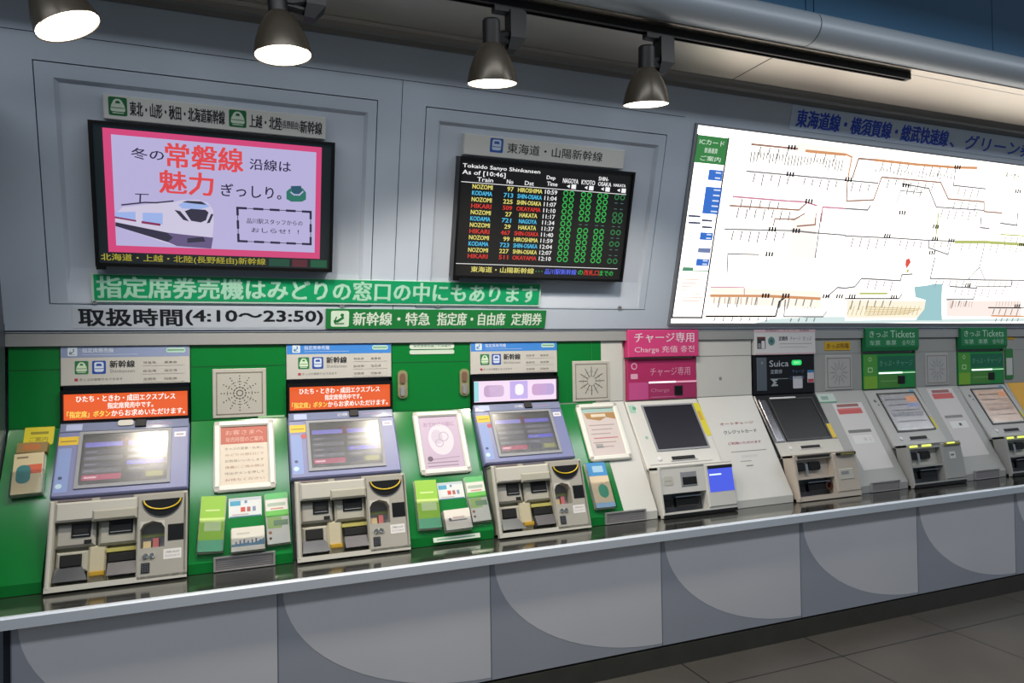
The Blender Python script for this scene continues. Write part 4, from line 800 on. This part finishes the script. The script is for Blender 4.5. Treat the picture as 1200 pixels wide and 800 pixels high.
        for (a, b2) in ((.045, .115), (.145, .235)): m = MB(lb); m.round(a, .172, b2, .222, .016, -.03, -.012, BLACK); m.round(a+.01, .185, b2-.01, .212, .008, -.012, -.0115, VOID); m.build('coin_slot', t)
        m = MB(lb); m.box(.120, .140, .150, .215, -.03, -.010, CHROME, .004); m.build('guide', t)
        m = MB(lb)
        if kind == 'black':
            m.box(.345, .490, .246, .262, .012, .030, VOID, .003); m.box(.365, .470, .248, .256, .030, .034, mat('olive_tray', '8a8440', .4)); m.build('coin_hopper', t)
            m = MB(lb); m.box(.345, .46, .10, .165, .012, .016, LBEIGE, .004); m.rect(.36, .13, .42, .15, .0165, ink('8c8c90')); m.build('label_sticker', t)
            m = MB(lb); m.box(.05, .30, .246, .262, .006, .012, VOID, .003); m.build('card_slot', t)
            m = MB(); M_ = Matrix.Translation(lb(.285, .075, -.05)) @ Vector((0, 0, 1)).rotation_difference(lb.n).to_matrix().to_4x4(); m.lathe([(.028, 0), (.028, .035), (.018, .036), (.014, .02)], M_, mat('copper_brown', '4a2c22', .35), 18); m.build('dial', t)
        else:
            m.box(.345, .490, .246, .262, .012, .024, mat('olive_tray', '8a8440', .4), .003); m.box(.36, .43, .256, .266, .024, .028, glow('e8f070', 1.2)); m.build('coin_hopper', t)
            for (a, b2) in ((.010, .075), (.120, .200)): m = MB(lb); m.box(a+.03, b2+.03, .250, .264, .006, .016, glow('e4ee6c', 1.2), .003); m.build('guide_light', t)
            m = MB(lb); m.box(.38, .435, .160, .205, .012, .013, ink('d0d0d0')); m.rect(.39, .178, .42, .188, .0134, ink('5c5c5c')); m.build('label_sticker', t)
            m = MB(lb); m.box(.020, .490, -.001, .018, .006, .016, BLACK); m.build('bottom_slot', t)
    return t
fare_machine(2.107, 'white charge machine with a bright pink overhead sign', 'pink')
fare_machine(3.041, 'card machine with a glossy black fascia and console and a green status light', 'black')
fare_machine(3.975, 'left one of the two ticket machines with green overhead signs', 'green')
fare_machine(4.909, 'right one of the two ticket machines with green overhead signs, orange screen', 'green')

# ------------------------------------------------------------------ spotlights on their ceiling track
t = thing('lighting_track', 'long black spotlight track under the soffit', 'lighting track', (1.2, -.27, 3.08))
m = MB(); m.plate(-1.5, 3.40, -.288, -.252, [], 3.052, 3.0795, TRACK); m.box(-1.5, 3.40, -.288, -.282, 3.045, 3.053, TRACK); m.box(-1.5, 3.40, -.258, -.252, 3.045, 3.053, TRACK); m.build('rail', t)
m = MB(); m.box(3.395, 3.42, -.289, -.251, 3.046, 3.0795, mat('cap_grey', '2c2a28', .5)); m.build('end_cap', t)
LAMP = glow('fff2dc', 6.5)
def spot(x, ax, label, power):
    t = thing('track_spotlight', label, 'spotlight', (x+.11, -.27, 3.045), 'black spotlights on the track')
    rim = Vector((x, -.30, 2.705)); d = Vector(ax).normalized()         # d: where the lamp points
    M_ = Matrix.Translation(rim) @ Vector((0, 0, -1)).rotation_difference(d).to_matrix().to_4x4()
    m = MB(); out = [(.103, 0), (.102, .012), (.094, .05), (.078, .095), (.056, .135), (.040, .152), (.036, .156)]
    m.lathe(out+[(.034, .150), (.052, .130), (.074, .092), (.090, .048), (.099, .0)], M_, SHADE, 40); m.add([], [], SHADE); m.build('shade', t, smooth=True)
    m = MB(); m.lathe([(0, .150), (.036, .150), (.036, .245), (.030, .252), (0, .252)], M_, TRACK, 28); m.build('lamp_neck', t, smooth=True)
    m = MB(); m.lathe([(.0995, .003), (.080, .004), (.045, .004), (0, .004)], M_, LAMP, 32); m.build('lamp_face', t, smooth=True)
    m = MB(); m.box(x+.085, x+.155, -.305, -.235, 2.915, 3.030, TRACK, .0); m.slab([(x+.085, -.305), (x+.155, -.305), (x+.155, -.235), (x+.085, -.235)], 2.915, 2.88, TRACK) if False else None
    m.add([Vector((x+a, y_, z_)) for a, y_, z_ in ((.085, -.305, 2.915), (.155, -.305, 2.915), (.155, -.235, 2.915), (.085, -.235, 2.915), (.075, -.295, 2.865), (.115, -.295, 2.865), (.115, -.245, 2.865), (.075, -.245, 2.865))], [(0, 1, 5, 4), (1, 2, 6, 5), (2, 3, 7, 6), (3, 0, 4, 7), (4, 5, 6, 7)], TRACK); m.build('transformer_box', t)
    m = MB(); top = M_ @ Vector((0, 0, .20)); m.tube([top, top*.5+Vector((x+.07, -.275, 2.91))*.5, (x+.08, -.272, 2.93)], .022, TRACK, 12); m.tube([top+Vector((0, 0, -.01)), (x+.09, -.27, 2.895)], .018, TRACK, 12); m.build('swivel_arm', t)
    m = MB(); m.box(x+.02, x+.155, -.290, -.250, 3.022, 3.0445, TRACK, .0); m.build('track_adapter', t)
    l = bpy.data.lights.new('lamp_light', 'SPOT'); l.energy = power; l.color = SPOT_COL; l.spot_size = 2.15; l.spot_blend = .55; l.shadow_soft_size = .07
    o = bpy.data.objects.new('lamp_light', l); COL.objects.link(o); o.parent = t
    p = rim + d*.012; o.location = p - Vector(t.location); o.rotation_euler = Vector((0, 0, -1)).rotation_difference(d).to_euler()
spot(-.494, (.46, -.02, -1), 'leftmost spotlight, tilted, cut by the top of the picture', SPOT_W)
spot(.183, (.09, .0, -1), 'second spotlight from the left, above the pink advert screen', SPOT_W)
spot(.999, (.06, .16, -1), 'spotlight hanging above the departure screen board', SPOT_W)
spot(1.734, (.07, .16, -1), 'rightmost of the black track spotlights, near the map corner', SPOT_W)
